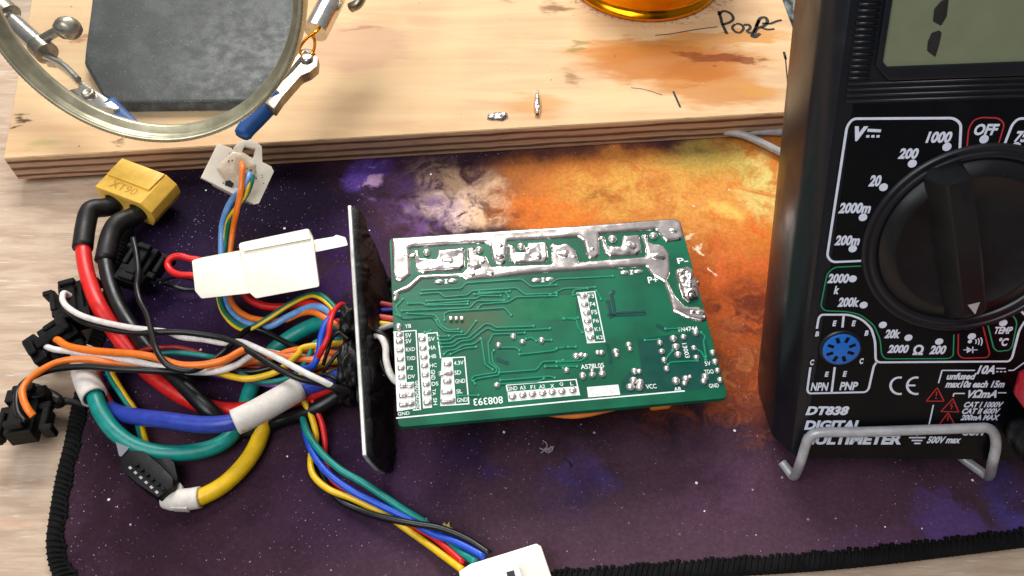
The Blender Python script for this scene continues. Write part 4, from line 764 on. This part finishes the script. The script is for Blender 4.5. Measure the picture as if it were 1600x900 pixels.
wire(tq, gw, .085, 'green'); wire(tq, [(x-2.5, y+3.0 if x > 360 else y, z+.02) for x, y, z in gw], .05, 'yellow', 'stripe')
# long white plug
lw_ = cable('long_white_plug', 'long milky white two part plug with a red wire loop at its left end', 'plug', P(400, 430, MZ))
zt = 2.15
dl = ray(400, 430).normalized(); 
def vprism(px, z, th, bev, off=0): return prism([P(x, y, z) for x, y in px], (dl+Vector((.06, .10, 0))).normalized()*th, bev)
ob('socket_housing', vprism([(299, 407), (374, 393), (392, 458), (388, 459), (314, 467), (304, 455)], zt-.05, 1.0, .11), M['wplastic'], lw_, smooth='auto')
ob('plug_housing', vprism([(372, 381), (482, 358), (489, 372), (500, 448), (399, 467), (388, 457)], zt, 1.1, .07), M['wplastic'], lw_, smooth='auto')
ob('top_ridge', vprism([(374, 380), (482, 358), (486, 373), (380, 393)], zt+.07, .12, .035), M['wplastic'], lw_, smooth='auto')
ob('latch', vprism([(486, 376), (522, 370), (525, 367), (540, 371), (544, 383), (537, 385), (488, 395)], zt-.25, .25, .04), M['wplastic'], lw_, smooth='auto')
wire(lw_, [(312, 406, 1.5), (296, 404, 1.5), (281, 400, 1.5), (268, 403, 1.45), (262, 413, 1.4), (267, 423, 1.4), (280, 429, 1.45), (300, 430, 1.5), (312, 431, 1.5)], .095, 'red')
wire(lw_, [(372, 445, 1.3), (382, 459, 1.1), (397, 472, 1.0), (420, 479, 1.0), (448, 479, 1.1), (475, 473, 1.3), (498, 478, 1.5), (518, 490, 1.6), (545, 520, 1.6)], .11, 'red')
# small black latch plugs
def black_plug(name, label, x, y, z, ang, sc=1.0, flip=1):
    c = P(x, y, z); a = R(ang); U = Vector((math.cos(a), math.sin(a), .12*flip)).normalized(); Vv = Vector((-math.sin(a), math.cos(a), 0)); Mx = rotm(U, Vv)
    t = cable(name, label, 'plug', Vector((c.x, c.y, MZ if x > 130 else 0)))
    def bb(o, s_, b=.03): return box(c+Mx@(Vector(o)*sc), [q*sc for q in s_], b, Mx, 1)
    ob('housing', join(bb((0, 0, 0), (1.25, .62, .5)), bb((-.45, 0, 0), (.35, .9, .62))), M['bplastic'], t, smooth=False)
    ob('latch', join(bb((.1, 0, .36), (.95, .3, .1)), bb((.5, 0, .42), (.16, .42, .18)), bb((-.5, 0, .40), (.2, .5, .14))), M['bplastic'], t, smooth=False)
    for s_ in (-1, 1): ob('wing', join(bb((.25, .5*s_, 0), (.62, .16, .38)), bb((-.15, .42*s_, .05), (.2, .3, .22)), bb((.52, .6*s_, 0), (.16, .26, .4))), M['bplastic'], t, smooth=False)
    return t
p1 = black_plug('latch_plug_cable', 'black latch plug with only black wires, left of the red wire loop', 222, 420, 1.0, 70, 1.0)
wire(p1, [(208, 372, 1.55), (213, 395, 1.5), (216, 425, 1.45), (214, 448, 1.4), (219, 470, 1.4), (230, 492, 1.5), (237, 520, 1.7), (243, 542, 1.85), (252, 560, 1.85), (268, 574, 1.8), (300, 579, 1.7), (330, 565, 1.6), (352, 548, 1.5), (372, 527, 1.2), (390, 514, 1.0), (410, 517, .95), (440, 532, 1.0), (470, 545, 1.1), (545, 560, 1.3)], .08, 'black')
wire(p1, [(240, 448, .9), (252, 440, .7), (270, 433, .55), (292, 434, .5), (315, 440, .5)], .05, 'black'); wire(p1, [(248, 442, .9), (268, 446, .6), (288, 452, .5), (312, 452, .5)], .055, 'black')
p2 = black_plug('latch_plug_cable', 'black latch plug with a white and a black wire, behind the thick red cable', 118, 478, .75, 110, 1.05)
wire(p2, [(112, 464, 1.1), (100, 458, 1.35), (98, 469, 1.45), (107, 481, 1.55), (130, 494, 1.65), (165, 504, 1.65), (205, 512, 1.6), (240, 516, 1.55), (262, 519, 1.45), (285, 527, 1.35), (320, 531, 1.35), (350, 536, 1.4), (375, 534, 1.5), (395, 541, 1.8), (425, 555, 2.0), (450, 568, 2.1), (480, 584, 2.1), (505, 596, 2.0), (522, 605, 1.8)], .08, 'white')
wire(p2, [(118, 470, 1.0), (106, 474, 1.1), (106, 484, 1.2), (128, 502, 1.4), (165, 513, 1.45), (210, 520, 1.5), (245, 519, 1.6), (285, 519, 1.6), (325, 524, 1.6), (355, 530, 1.65), (382, 544, 1.75), (410, 561, 1.85), (435, 576, 1.9), (470, 592, 1.9), (510, 600, 1.7), (530, 606, 1.5)], .085, 'black')
wire(p2, [(506, 600, 1.85), (524, 606, 1.8), (548, 612, 1.5)], .1, 'heatshrink', 'heat_shrink')
p3 = black_plug('latch_plug_cable', 'black latch plug with an orange and a white wire, at the desk mat edge', 88, 536, .7, 40, 1.05)
wire(p3, [(84, 528, .95), (92, 532, 1.05), (110, 542, 1.15), (155, 549, 1.35), (210, 553, 1.6), (245, 559, 1.65), (280, 570, 1.7), (318, 570, 1.75), (352, 562, 1.8), (378, 548, 1.75), (395, 545, 1.6), (420, 552, 1.4), (460, 560, 1.3), (545, 565, 1.3)], .1, 'orange')
wire(p3, [(72, 541, .95), (85, 546, 1.0), (110, 549, 1.05), (150, 556, 1.15), (200, 563, 1.3), (245, 572, 1.35), (290, 580, 1.35), (335, 581, 1.4), (368, 571, 1.5), (392, 556, 1.5), (415, 550, 1.3), (450, 555, 1.2), (545, 562, 1.2)], .085, 'white')
p4 = black_plug('latch_plug_cable', 'black latch plug with an orange and a black wire, lying on the desk', 42, 650, .8, -80, 1.1)
wire(p4, [(52, 650, 1.4), (44, 640, 1.5), (36, 622, 1.55), (37, 605, 1.5), (55, 585, 1.45), (90, 566, 1.4), (130, 561, 1.35), (170, 566, 1.25), (225, 572, 1.1), (290, 577, 1.1), (350, 575, 1.1), (400, 563, 1.15), (432, 556, 1.2), (452, 549, 1.25), (480, 546, 1.3), (545, 555, 1.3)], .09, 'orange')
wire(p4, [(40, 660, 1.3), (28, 642, 1.3), (28, 612, 1.2), (46, 592, 1.2), (80, 578, 1.3), (130, 573, 1.45), (190, 577, 1.5), (255, 580, 1.45), (310, 584, 1.2), (360, 580, 1.05), (400, 580, 1.0), (450, 570, 1.1), (545, 570, 1.2)], .085, 'black')
for pt_ in (p1, p2, p3, p4): pt_['category'] = 'cable'; pt_['group'] = 'cables ending in small black latch plugs'
# motor phase cables
g1 = cable('phase_cable', 'thick teal green cable curving in a wide loop out of a white sleeve', 'cable', P(260, 700, MZ), 'thick motor cables with white sleeves')
wire(g1, [(139, 600, .9), (149, 622, .95), (158, 645, .95), (180, 675, .9), (214, 698, .8), (260, 708, .7), (315, 704, .62), (352, 689, .6), (372, 665, .55), (382, 640, .55), (392, 608, .6), (412, 565, .7), (440, 537, .8), (475, 515, 1.0), (510, 503, 1.3), (548, 510, 1.5)], .21, 'teal')
sleeve(g1, [(131, 552, .55), (131, 575, .7), (137, 598, .85), (148, 621, .95)], .33, 'wsleeve')
g2 = cable('phase_cable', 'thick blue cable running from behind the green one into a white sleeve', 'cable', P(280, 660, MZ), 'thick motor cables with white sleeves')
wire(g2, [(150, 615, .5), (165, 634, .55), (188, 646, .7), (220, 652, 1.0), (262, 657, 1.25), (310, 663, 1.4), (350, 662, 1.5), (385, 652, 1.5), (425, 632, 1.45), (470, 608, 1.3), (545, 585, 1.3)], .215, 'navy')
sleeve(g2, [(367, 660, 1.5), (395, 647, 1.5), (430, 628, 1.45), (466, 607, 1.3)], .33, 'wsleeve')
g3 = cable('phase_cable', 'thick yellow cable curving down to a short white sleeve by the black header plug', 'cable', P(370, 740, MZ), 'thick motor cables with white sleeves')
wire(g3, [(300, 779, .5), (318, 775, .5), (350, 757, .5), (380, 728, .5), (400, 698, .5), (413, 662, .5), (420, 640, .55), (450, 610, .7), (545, 580, 1.1)], .215, 'yellow')
sleeve(g3, [(313, 777, .52), (295, 780, .5), (275, 781, .48), (262, 778, .42)], .27, 'wsleeve')
ob('torn_sleeve_end', pprism([(244, 777), (258, 770), (271, 766), (274, 744), (284, 758), (284, 768), (296, 772), (292, 795), (268, 794), (255, 787)], .62, .34, .04), M['wsleeve'], g3, smooth='auto')
# header plug cable
h1 = cable('header_plug_cable', 'flat black header socket on thin coloured wires, below the green cable loop', 'cable', P(230, 740, MZ))
ob('housing', pprism([(187, 711), (204, 703), (224, 704), (250, 726), (270, 747), (271, 760), (247, 777), (216, 757), (190, 735)], .95, .3, .04), M['bplastic'], h1, smooth='auto')
ob('housing_side', pprism([(214, 700), (250, 700), (272, 722), (278, 748), (270, 757), (240, 722)], .8, .3, .04), M['bplastic'], h1, smooth='auto')
hw_ = []; FH = Frame((0, 0, .95), (1, 0, 0), (0, 1, 0)); tth = []
for i in range(6):
    x = 203+i*8.3; y = 731+i*7.6; hw_.append(polyflat(FH, [FH.uv(*q) for q in [(x-2.6, y-.5), (x+1, y-2.6), (x+4, y+1), (x+.4, y+3)]], .012)); tth.append(pprism([(x+5, y-6), (x+10, y-9), (x+14, y-5), (x+9, y-2)], 1.03, .9, .01, seg=1))
for q in hw_: ob('contact', q, M['grey'], h1, smooth=False)
for q in tth: ob('tooth', q, M['bplastic'], h1, smooth=False)
ob('clear_tab', pprism([(180, 686), (204, 697), (190, 713), (186, 712)], .98, .9), simple('grey_tab', '#77757c', .35), h1, smooth=False)
wire(h1, [(215, 715, .65), (196, 690, .6), (184, 655, .6), (172, 628, .7), (160, 600, .8), (155, 584, .85), (163, 574, .9), (190, 565, 1.0), (220, 549, 1.2), (245, 543, 1.3), (278, 543, 1.3), (304, 549, 1.2), (350, 566, 1.0), (420, 575, 1.0), (545, 575, 1.2)], .07, 'darkred')
wire(h1, [(210, 712, .6), (196, 680, .6), (180, 640, .65), (164, 612, .7), (158, 592, .7), (160, 575, .7), (200, 570, .7), (300, 580, .7), (397, 597, .8), (427, 602, .85), (456, 596, .9), (500, 560, 1.2)], .07, 'purple')
wire(h1, [(225, 708, .65), (214, 660, .6), (202, 636, .6), (188, 615, .65), (175, 596, .7), (168, 578, .8), (178, 569, .95), (205, 563, 1.05), (255, 552, 1.2), (290, 552, 1.25), (320, 556, 1.25), (345, 562, 1.1), (380, 586, 1.0), (412, 597, 1.0), (451, 590, 1.05), (471, 574, 1.2), (483, 555, 1.35), (495, 534, 1.5), (545, 530, 1.4)], .07, 'teal')
wire(h1, [(232, 705, .65), (215, 650, .55), (196, 620, .6), (182, 597, .65), (176, 580, .75), (200, 573, .85), (270, 580, 1.0), (335, 582, 1.2), (361, 588, 1.25), (385, 592, 1.3), (410, 588, 1.35), (434, 580, 1.4), (451, 567, 1.45), (466, 553, 1.5), (478, 542, 1.5), (545, 535, 1.4)], .085, 'yellow')
wire(h1, [(205, 715, .6), (190, 670, .55), (176, 637, .6), (163, 612, .6), (164, 590, .6), (200, 572, .5), (300, 573, .5), (380, 573, .6), (450, 575, .9), (485, 574, 1.6), (498, 552, 1.9), (502, 527, 2.1), (511, 503, 2.1), (528, 492, 1.9), (548, 500, 1.6)], .09, 'blue')
# black tube
bt = tag(ob('twisted_tube', tube(wpath([(40, 606, .55), (60, 612, .55), (80, 621, .5), (92, 628, .45), (103, 627, .4), (118, 629, .4), (135, 634, .4)]), lambda t: .19 if t < .5 else .19-.1*min(1, (t-.5)*5), 12, 7), M['heatshrink']), 'glossy black heat shrink tube with a twisted end, on the desk by the mat edge', 'tube')
# bottom harness
h2 = cable('sensor_cable', 'twisted yellow, red, green, blue and black cable ending in a white plug', 'cable', P(790, 890, MZ))
wire(h2, [(545, 560, 1.5), (500, 570, 1.4), (476, 580, 1.3), (468, 594, 1.2), (472, 620, 1.0), (487, 651, .75), (494, 685, .5), (486, 712, .4), (489, 741, .45), (513, 764, .5), (551, 779, .5), (589, 797, .45), (612, 810, .4), (630, 823, .4), (664, 847, .45), (695, 870, .6), (722, 890, .8)], .085, 'yellow')
wire(h2, [(548, 520, 1.7), (538, 478, 1.9), (524, 484, 2.2), (516, 504, 2.35), (513, 525, 2.3), (503, 547, 2.1), (490, 572, 1.5), (482, 596, 1.1), (489, 628, .9), (502, 658, .7), (508, 690, .5), (508, 715, .4), (518, 748, .38), (543, 768, .38), (600, 797, .38), (657, 828, .45), (687, 847, .55), (724, 880, .8)], .075, 'red')
wire(h2, [(545, 575, 1.3), (500, 590, 1.0), (476, 610, .8), (472, 636, .7), (479, 673, .7), (502, 707, .75), (532, 734, .75), (570, 756, .7), (627, 794, .6), (664, 817, .5), (692, 842, .5), (712, 858, .6), (744, 879, .85)], .09, 'teal')
wire(h2, [(545, 585, 1.1), (500, 600, .8), (476, 625, .6), (475, 655, .55), (480, 685, .58), (492, 713, .62), (515, 742, .65), (551, 768, .62), (589, 787, .58), (634, 809, .55), (672, 832, .6), (713, 847, .75), (758, 870, .9)], .09, 'blue')
wire(h2, [(548, 592, 1.0), (505, 625, .6), (492, 660, .45), (494, 700, .4), (506, 745, .35), (528, 779, .38), (562, 797, .45), (596, 808, .6), (645, 818, .75), (687, 825, .8), (729, 842, .85), (766, 866, .95)], .085, 'black')
ob('plug_housing', pprism([(716, 892), (735, 880), (800, 860), (838, 848), (846, 852), (874, 935), (740, 975)], 1.1, .3, .09), M['wplastic'], h2, smooth='auto')
pf = ob('plug_face', pprism([(722, 906), (803, 880), (811, 883), (832, 950), (748, 975)], 1.42, 1.0, .05), simple('bright_nylon', '#eceae6', .4, var=.04, sss=.2), h2, smooth='auto')
FZ = Frame((0, 0, 1.42), (1, 0, 0), (0, 1, 0)); ob('key_slot', polyflat(FZ, [FZ.uv(*q) for q in [(791, 894), (803, 891), (806, 903), (794, 906)]], .006), M['marker'], pf, smooth=False)
for px in ([(545, 545, 1.9), (528, 552, 1.9), (512, 572, 1.7), (500, 590, 1.4), (492, 600, 1.1)], [(545, 600, 1.4), (525, 592, 1.6), (508, 585, 1.6), (488, 588, 1.5), (470, 594, 1.3)], [(545, 530, 2.0), (530, 520, 2.1), (518, 530, 2.1), (512, 548, 2.0), (505, 570, 1.7)]): wire(h2, px, .05, 'black', 'strand')
# wires from plate to board
h3 = cable('board_leads', 'short red, blue, yellow and white leads between black plate and green board', 'wires', P(598, 500, MZ))
for px, r_, m_ in [([(560, 468, 1.6), (584, 472, 1.7), (622, 479, 1.75)], .075, 'darkred'), ([(560, 486, 1.5), (586, 485, 1.6), (622, 482, 1.7)], .06, 'navy'), ([(560, 490, 1.5), (586, 494, 1.6), (622, 499, 1.7)], .08, 'pinkred'), ([(560, 500, 1.5), (586, 504, 1.6), (622, 508, 1.6)], .07, 'yellow'), ([(574, 535, 1.3), (586, 520, 1.5), (602, 511, 1.6), (626, 505, 1.6)], .075, 'grey'),
                   ([(575, 528, 1.6), (592, 524, 1.9), (602, 540, 1.9), (604, 565, 1.8), (612, 588, 1.7), (630, 605, 1.5)], .09, 'white'), ([(574, 520, 1.8), (590, 518, 2.0), (606, 530, 1.9), (614, 560, 1.6)], .06, 'black'), ([(577, 603, .9), (586, 593, 1.1), (598, 583, 1.2)], .09, 'white'), ([(575, 540, 1.5), (590, 552, 1.5), (598, 575, 1.5), (615, 600, 1.4)], .06, 'black')]:
    wire(h3, px, r_, m_)
# ================================================================== HELPING HAND + MAGNIFIER
hh = thing('helping_hand', 'soldering stand with round magnifier, steel crocodile clips and a speckled dark base', 'soldering stand', P(300, 60, PZ))
ob('base', pprism([(150, -60), (142, 10), (133, 75), (131, 98), (160, 148), (178, 160), (400, 158), (440, 130), (462, 20), (470, -60)], PZ+.45, PZ+.01, .12, seg=3), M['castiron'], hh, smooth='auto')
camd = (CAM-P(235, 0, 6.2)).normalized(); NL = (camd*1.0+RT*-.36+UP*-.16).normalized(); OL = P(240, 219, 5.2)
def LP(x, y): d = ray(x, y); return CAM+d*((OL-CAM).dot(NL)/d.dot(NL))
a, b, c = LP(0, 82), LP(240, 222), LP(448, 112)
ab = b-a; ac = c-a; abXac = ab.cross(ac); cc = a+((abXac.cross(ab))*ac.length_squared+(ac.cross(abXac))*ab.length_squared)/(2*abXac.length_squared); lr = (cc-a).length
rimo = ob('lens_rim', lathe([(lr-.32, -.5), (lr-.10, -.62), (lr, -.56), (lr+.01, -.3), (lr-.02, -.1), (lr, .0), (lr-.04, .05), (lr-.12, .03), (lr-.14, -.06), (lr-.16, -.28), (lr-.3, -.30), (lr-.33, -.42), (lr-.32, -.5)], cc, NL, 128), M['rim'], hh)
kn = []
for i in range(260):
    g = 2*math.pi*i/260
    X = NL.cross(Vector((0, 0, 1))).normalized(); Y = NL.cross(X); p = cc+(X*math.cos(g)+Y*math.sin(g))*(lr-.022); kn.append(box(p+NL*.005, (.04, .035, .07), .01, rotm((X*math.cos(g)+Y*math.sin(g)), NL), 1))
ob('rim_knurl', join(*kn), M['chrome'], rimo, smooth=False)
ob('lens', lathe([(lr-.17, -.36), (lr*.6, -.30), (lr*.3, -.27), (.001, -.26)], cc, NL, 96), M['glass'], hh)
def lpipe(a, b, r, nm, mat, par=hh, sd=24): return ob(nm, tube([a, b], r, sd, resample=False), M[mat], par, smooth='auto')
z0 = 3.6
lpipe(P(20, 34, z0), P(62, 72, z0-.2), .30, 'clamp_tube', 'chrome'); lpipe(P(60, 70, z0-.18), P(74, 84, z0-.25), .36, 'clamp_collar', 'chromedull')
lpipe(P(-10, 5, z0+.3), P(14, 26, z0+.1), .42, 'ball_joint', 'chromedull')
ob('arm', tube([P(-40, -30, 4.0), P(-10, 2, 3.9), P(16, 30, 3.7)], .22, 12), M['chromedull'], hh)
lpipe(P(66, 62, z0), P(92, 47, z0+.35), .15, 'screw_shaft', 'chromedull')
tk = P(106, 44, z0+.45); bm = bmesh.new(); bmesh.ops.create_icosphere(bm, subdivisions=3, radius=1)
for v in bm.verts: v.co = Vector((v.co.x*.42, v.co.y*.33, v.co.z*.36))*(1+.05*math.sin(16*math.atan2(v.co.z, v.co.y)))+tk
me = bpy.data.meshes.new('thumb_screw'); bm.to_mesh(me); bm.free(); me.polygons.foreach_set('use_smooth', [True]*len(me.polygons)); link('thumb_screw', me, M['chromedull'], hh)
cl = ob('crocodile_clip', join(pprism([(66, 84), (76, 80), (96, 92), (118, 112), (126, 124), (140, 134), (170, 154), (186, 168), (176, 172), (158, 168), (140, 166), (126, 158), (121, 146), (122, 132), (100, 110), (84, 98), (70, 96)], 3.35, 3.12, .04, seg=2), tube([P(70, 88, 3.4), P(98, 101, 3.45), P(122, 124, 3.4)], .1, 10)), M['chrome'], hh, smooth='auto')
ob('lower_jaw', join(pprism([(72, 130), (80, 128), (94, 140), (104, 143), (112, 139), (122, 137), (168, 172), (160, 186), (130, 172), (96, 152)], 2.95, 2.75, .03), tube([P(74, 131, 3.0), P(98, 148, 2.95), P(160, 186, 2.85)], .07, 8)), M['chrome'], cl, smooth='auto')
ob('rivet', lathe([(.2, 0), (.19, .1), (.13, .13), (.08, .09), (.001, .09)], P(139, 148, 3.35), (0, 0, 1), 24), M['chromedull'], cl)
ob('blue_sleeve', tube(wpath([(170, 162, 3.2), (188, 178, 3.1), (204, 190, 3.0), (224, 203, 2.9)]), lambda t: .26-.13*t, 12, 5, flat=.7), M['bluesleeve'], hh)
ob('blue_sleeve', tube(wpath([(160, 176, 2.9), (182, 187, 2.85), (205, 199, 2.8), (226, 206, 2.8)]), lambda t: .24-.12*t, 12, 5, flat=.7), M['bluesleeve'], hh)
# right clip
ob('clamp_tube', tube([P(528, -22, 3.9), P(519, 0, 3.85), P(493, 50, 3.7)], .38, 24, resample=False), M['chrome'], hh, smooth='auto')
ob('clamp_collar', tube([P(548, -60, 4.0), P(524, -10, 3.9), P(518, 2, 3.88)], .28, 16, resample=False), M['chromedull'], hh)
ob('arm', tube([P(640, -120, 4.2), P(580, -40, 4.1), P(562, 2, 3.8), P(548, 12, 3.6)], .16, 12), M['chromedull'], hh)
ob('spring_wire', tube([P(500, 42, 3.9), P(494, 50, 3.95), P(484, 56, 3.9), P(474, 66, 3.8), P(468, 78, 3.7), P(476, 90, 3.6), P(488, 84, 3.6), P(492, 68, 3.7), P(489, 54, 3.8)], .045, 8), M['gold'], hh)
c2_ = ob('crocodile_clip', join(pprism([(474, 74), (488, 76), (497, 88), (496, 102), (484, 112), (470, 118), (440, 152), (428, 170), (412, 160), (424, 140), (450, 104), (462, 84)], 3.55, 3.2, .08), tube([P(476, 84, 3.5), P(446, 122, 3.45), P(420, 158, 3.3)], .16, 10)), M['chromedull'], hh, smooth='auto')
ob('rivet', lathe([(.2, 0), (.19, .08), (.12, .11), (.001, .1)], P(480, 92, 3.56), (0, 0, 1), 24), M['chrome'], c2_)
ob('blue_sleeve', tube(wpath([(434, 148, 3.35), (420, 164, 3.25), (400, 186, 3.05), (384, 203, 2.9), (378, 214, 2.82)]), lambda t: .3-.05*t if t < .93 else .2, 16, 6), M['bluesleeve'], hh)
# ================================================================== TIN, SCRAPS
za = PZ; p0 = P(1017, 36, za); p1_ = P(912, 0, za); p2_ = P(1122, 0, za); ch = (p2_-p1_).length/2; dd = ((p1_+p2_)/2-p0).y; rt_ = (ch*ch+dd*dd)/(2*dd); tcn = p0+Vector((0, rt_, .005))
tn = thing('gold_tin', 'orange gold metal tin standing on the plywood, only its rounded foot in view', 'tin', tcn)
ob('tin_body', lathe([(.01, 0), (rt_-.15, 0), (rt_, .05), (rt_+.02, .12), (rt_, .2), (rt_-.1, .27), (rt_-.16, .36), (rt_-.18, .5), (rt_-.15, 1.1), (rt_-.1, 2.2), (rt_-.12, 2.4), (.01, 2.4)], tcn, (0, 0, 1), 96), M['gold'], tn)
def scrap(name, label, px, zt, ht, seed, cat='solder scrap'):
    fr = Frame((0, 0, PZ), (1, 0, 0), (0, 1, 0)); return tag(ob(name, puffy(fr, [fr.uv(*q) for q in px], ht, .14, .035, .05, 5, seed, .004), M['solder']), label, cat)
scrap('solder_scrap', 'flat shiny solder scrap at the front edge of the plywood board', [(761, 180), (775, 177), (793, 177), (795, 184), (786, 189), (770, 188), (761, 187)], 0, .12, 2)
scrap('solder_scrap', 'upright pointed sliver of solder on the plywood, right of the flat scrap', [(838, 139), (842, 146), (845, 158), (846, 172), (843, 183), (836, 183), (833, 172), (834, 156)], 0, .2, 4)
scrap('solder_scrap', 'tiny bright solder drop at the right edge of the plywood beside the meter', [(1238, 62), (1246, 60), (1250, 64), (1248, 69), (1240, 67)], 0, .15, 6)
c = P(1246, 12, 1.1); bm = bmesh.new(); bmesh.ops.create_icosphere(bm, subdivisions=5, radius=1)
for v in bm.verts:
    k_ = 1+.3*noise.noise(v.co*2.5)+.2*noise.noise(v.co*6)+.08*noise.noise(v.co*14); v.co = Vector((v.co.x*1.1, v.co.y*2.0, max(-.55, v.co.z*1.0)))*k_+c+Vector((.55, .6, 0))
me = bpy.data.meshes.new('crumpled_cloth'); bm.to_mesh(me); bm.free(); me.polygons.foreach_set('use_smooth', [True]*len(me.polygons)); tag(link('crumpled_cloth', me, M['claygrey']), 'crumpled grey blue cloth between the plywood and the black meter', 'cloth')
tag(ob('grey_lead', tube(wpath([(1080, 209, MZ+.14), (1150, 206, MZ+.14), (1210, 206, MZ+.14), (1250, 208, MZ+.14), (1330, 214, MZ+.14)]), .13, 12, 6), M['grey']), 'straight grey lead running along the foot of the plywood edge', 'cable', 'grey leads behind the meter')
tag(ob('grey_lead', tube(wpath([(1130, 205, MZ+.2), (1165, 212, MZ+.22), (1208, 232, MZ+.2), (1240, 248, MZ+.16), (1320, 280, MZ+.14)]), .13, 12, 6), M['grey']), 'slanting grey lead crossing the mat toward the black meter', 'cable', 'grey leads behind the meter')
FMt = Frame((0, 0, MZ), (1, 0, 0), (0, 1, 0))
tag(ob('yellow_flake', prism([P(*q, MZ+.06) for q in [(690, 822), (694, 816), (698, 820), (702, 815), (703, 823), (708, 826), (702, 833), (692, 830)]], (0, 0, -.05)), M['flake'], smooth=False), 'small ragged yellow flake on the mat by the braided cable', 'debris')
fz = [tube([P(*q, MZ+.05) for q in l], .018, 5, 5) for l in [[(843, 700), (852, 703), (862, 699), (866, 698)], [(845, 708), (852, 702), (855, 694), (848, 688)], [(850, 703), (857, 707), (864, 702), (860, 697)]]]
tag(ob('fibre_tuft', join(*fz, puffy(FMt, [FMt.uv(*q) for q in [(850, 700), (858, 699), (864, 700), (858, 705), (850, 704)]], .05, .05, .02)), M['fluff']), 'tiny grey fibre tuft on the mat below the circuit board', 'debris')
tag(ob('cut_lead', tube([P(*q, MZ+.04) for q in [(881, 717), (888, 722), (893, 729)]], .025, 6, 3), M['heatshrink']), 'tiny dark cut lead on the mat right of the fibre tuft', 'debris')
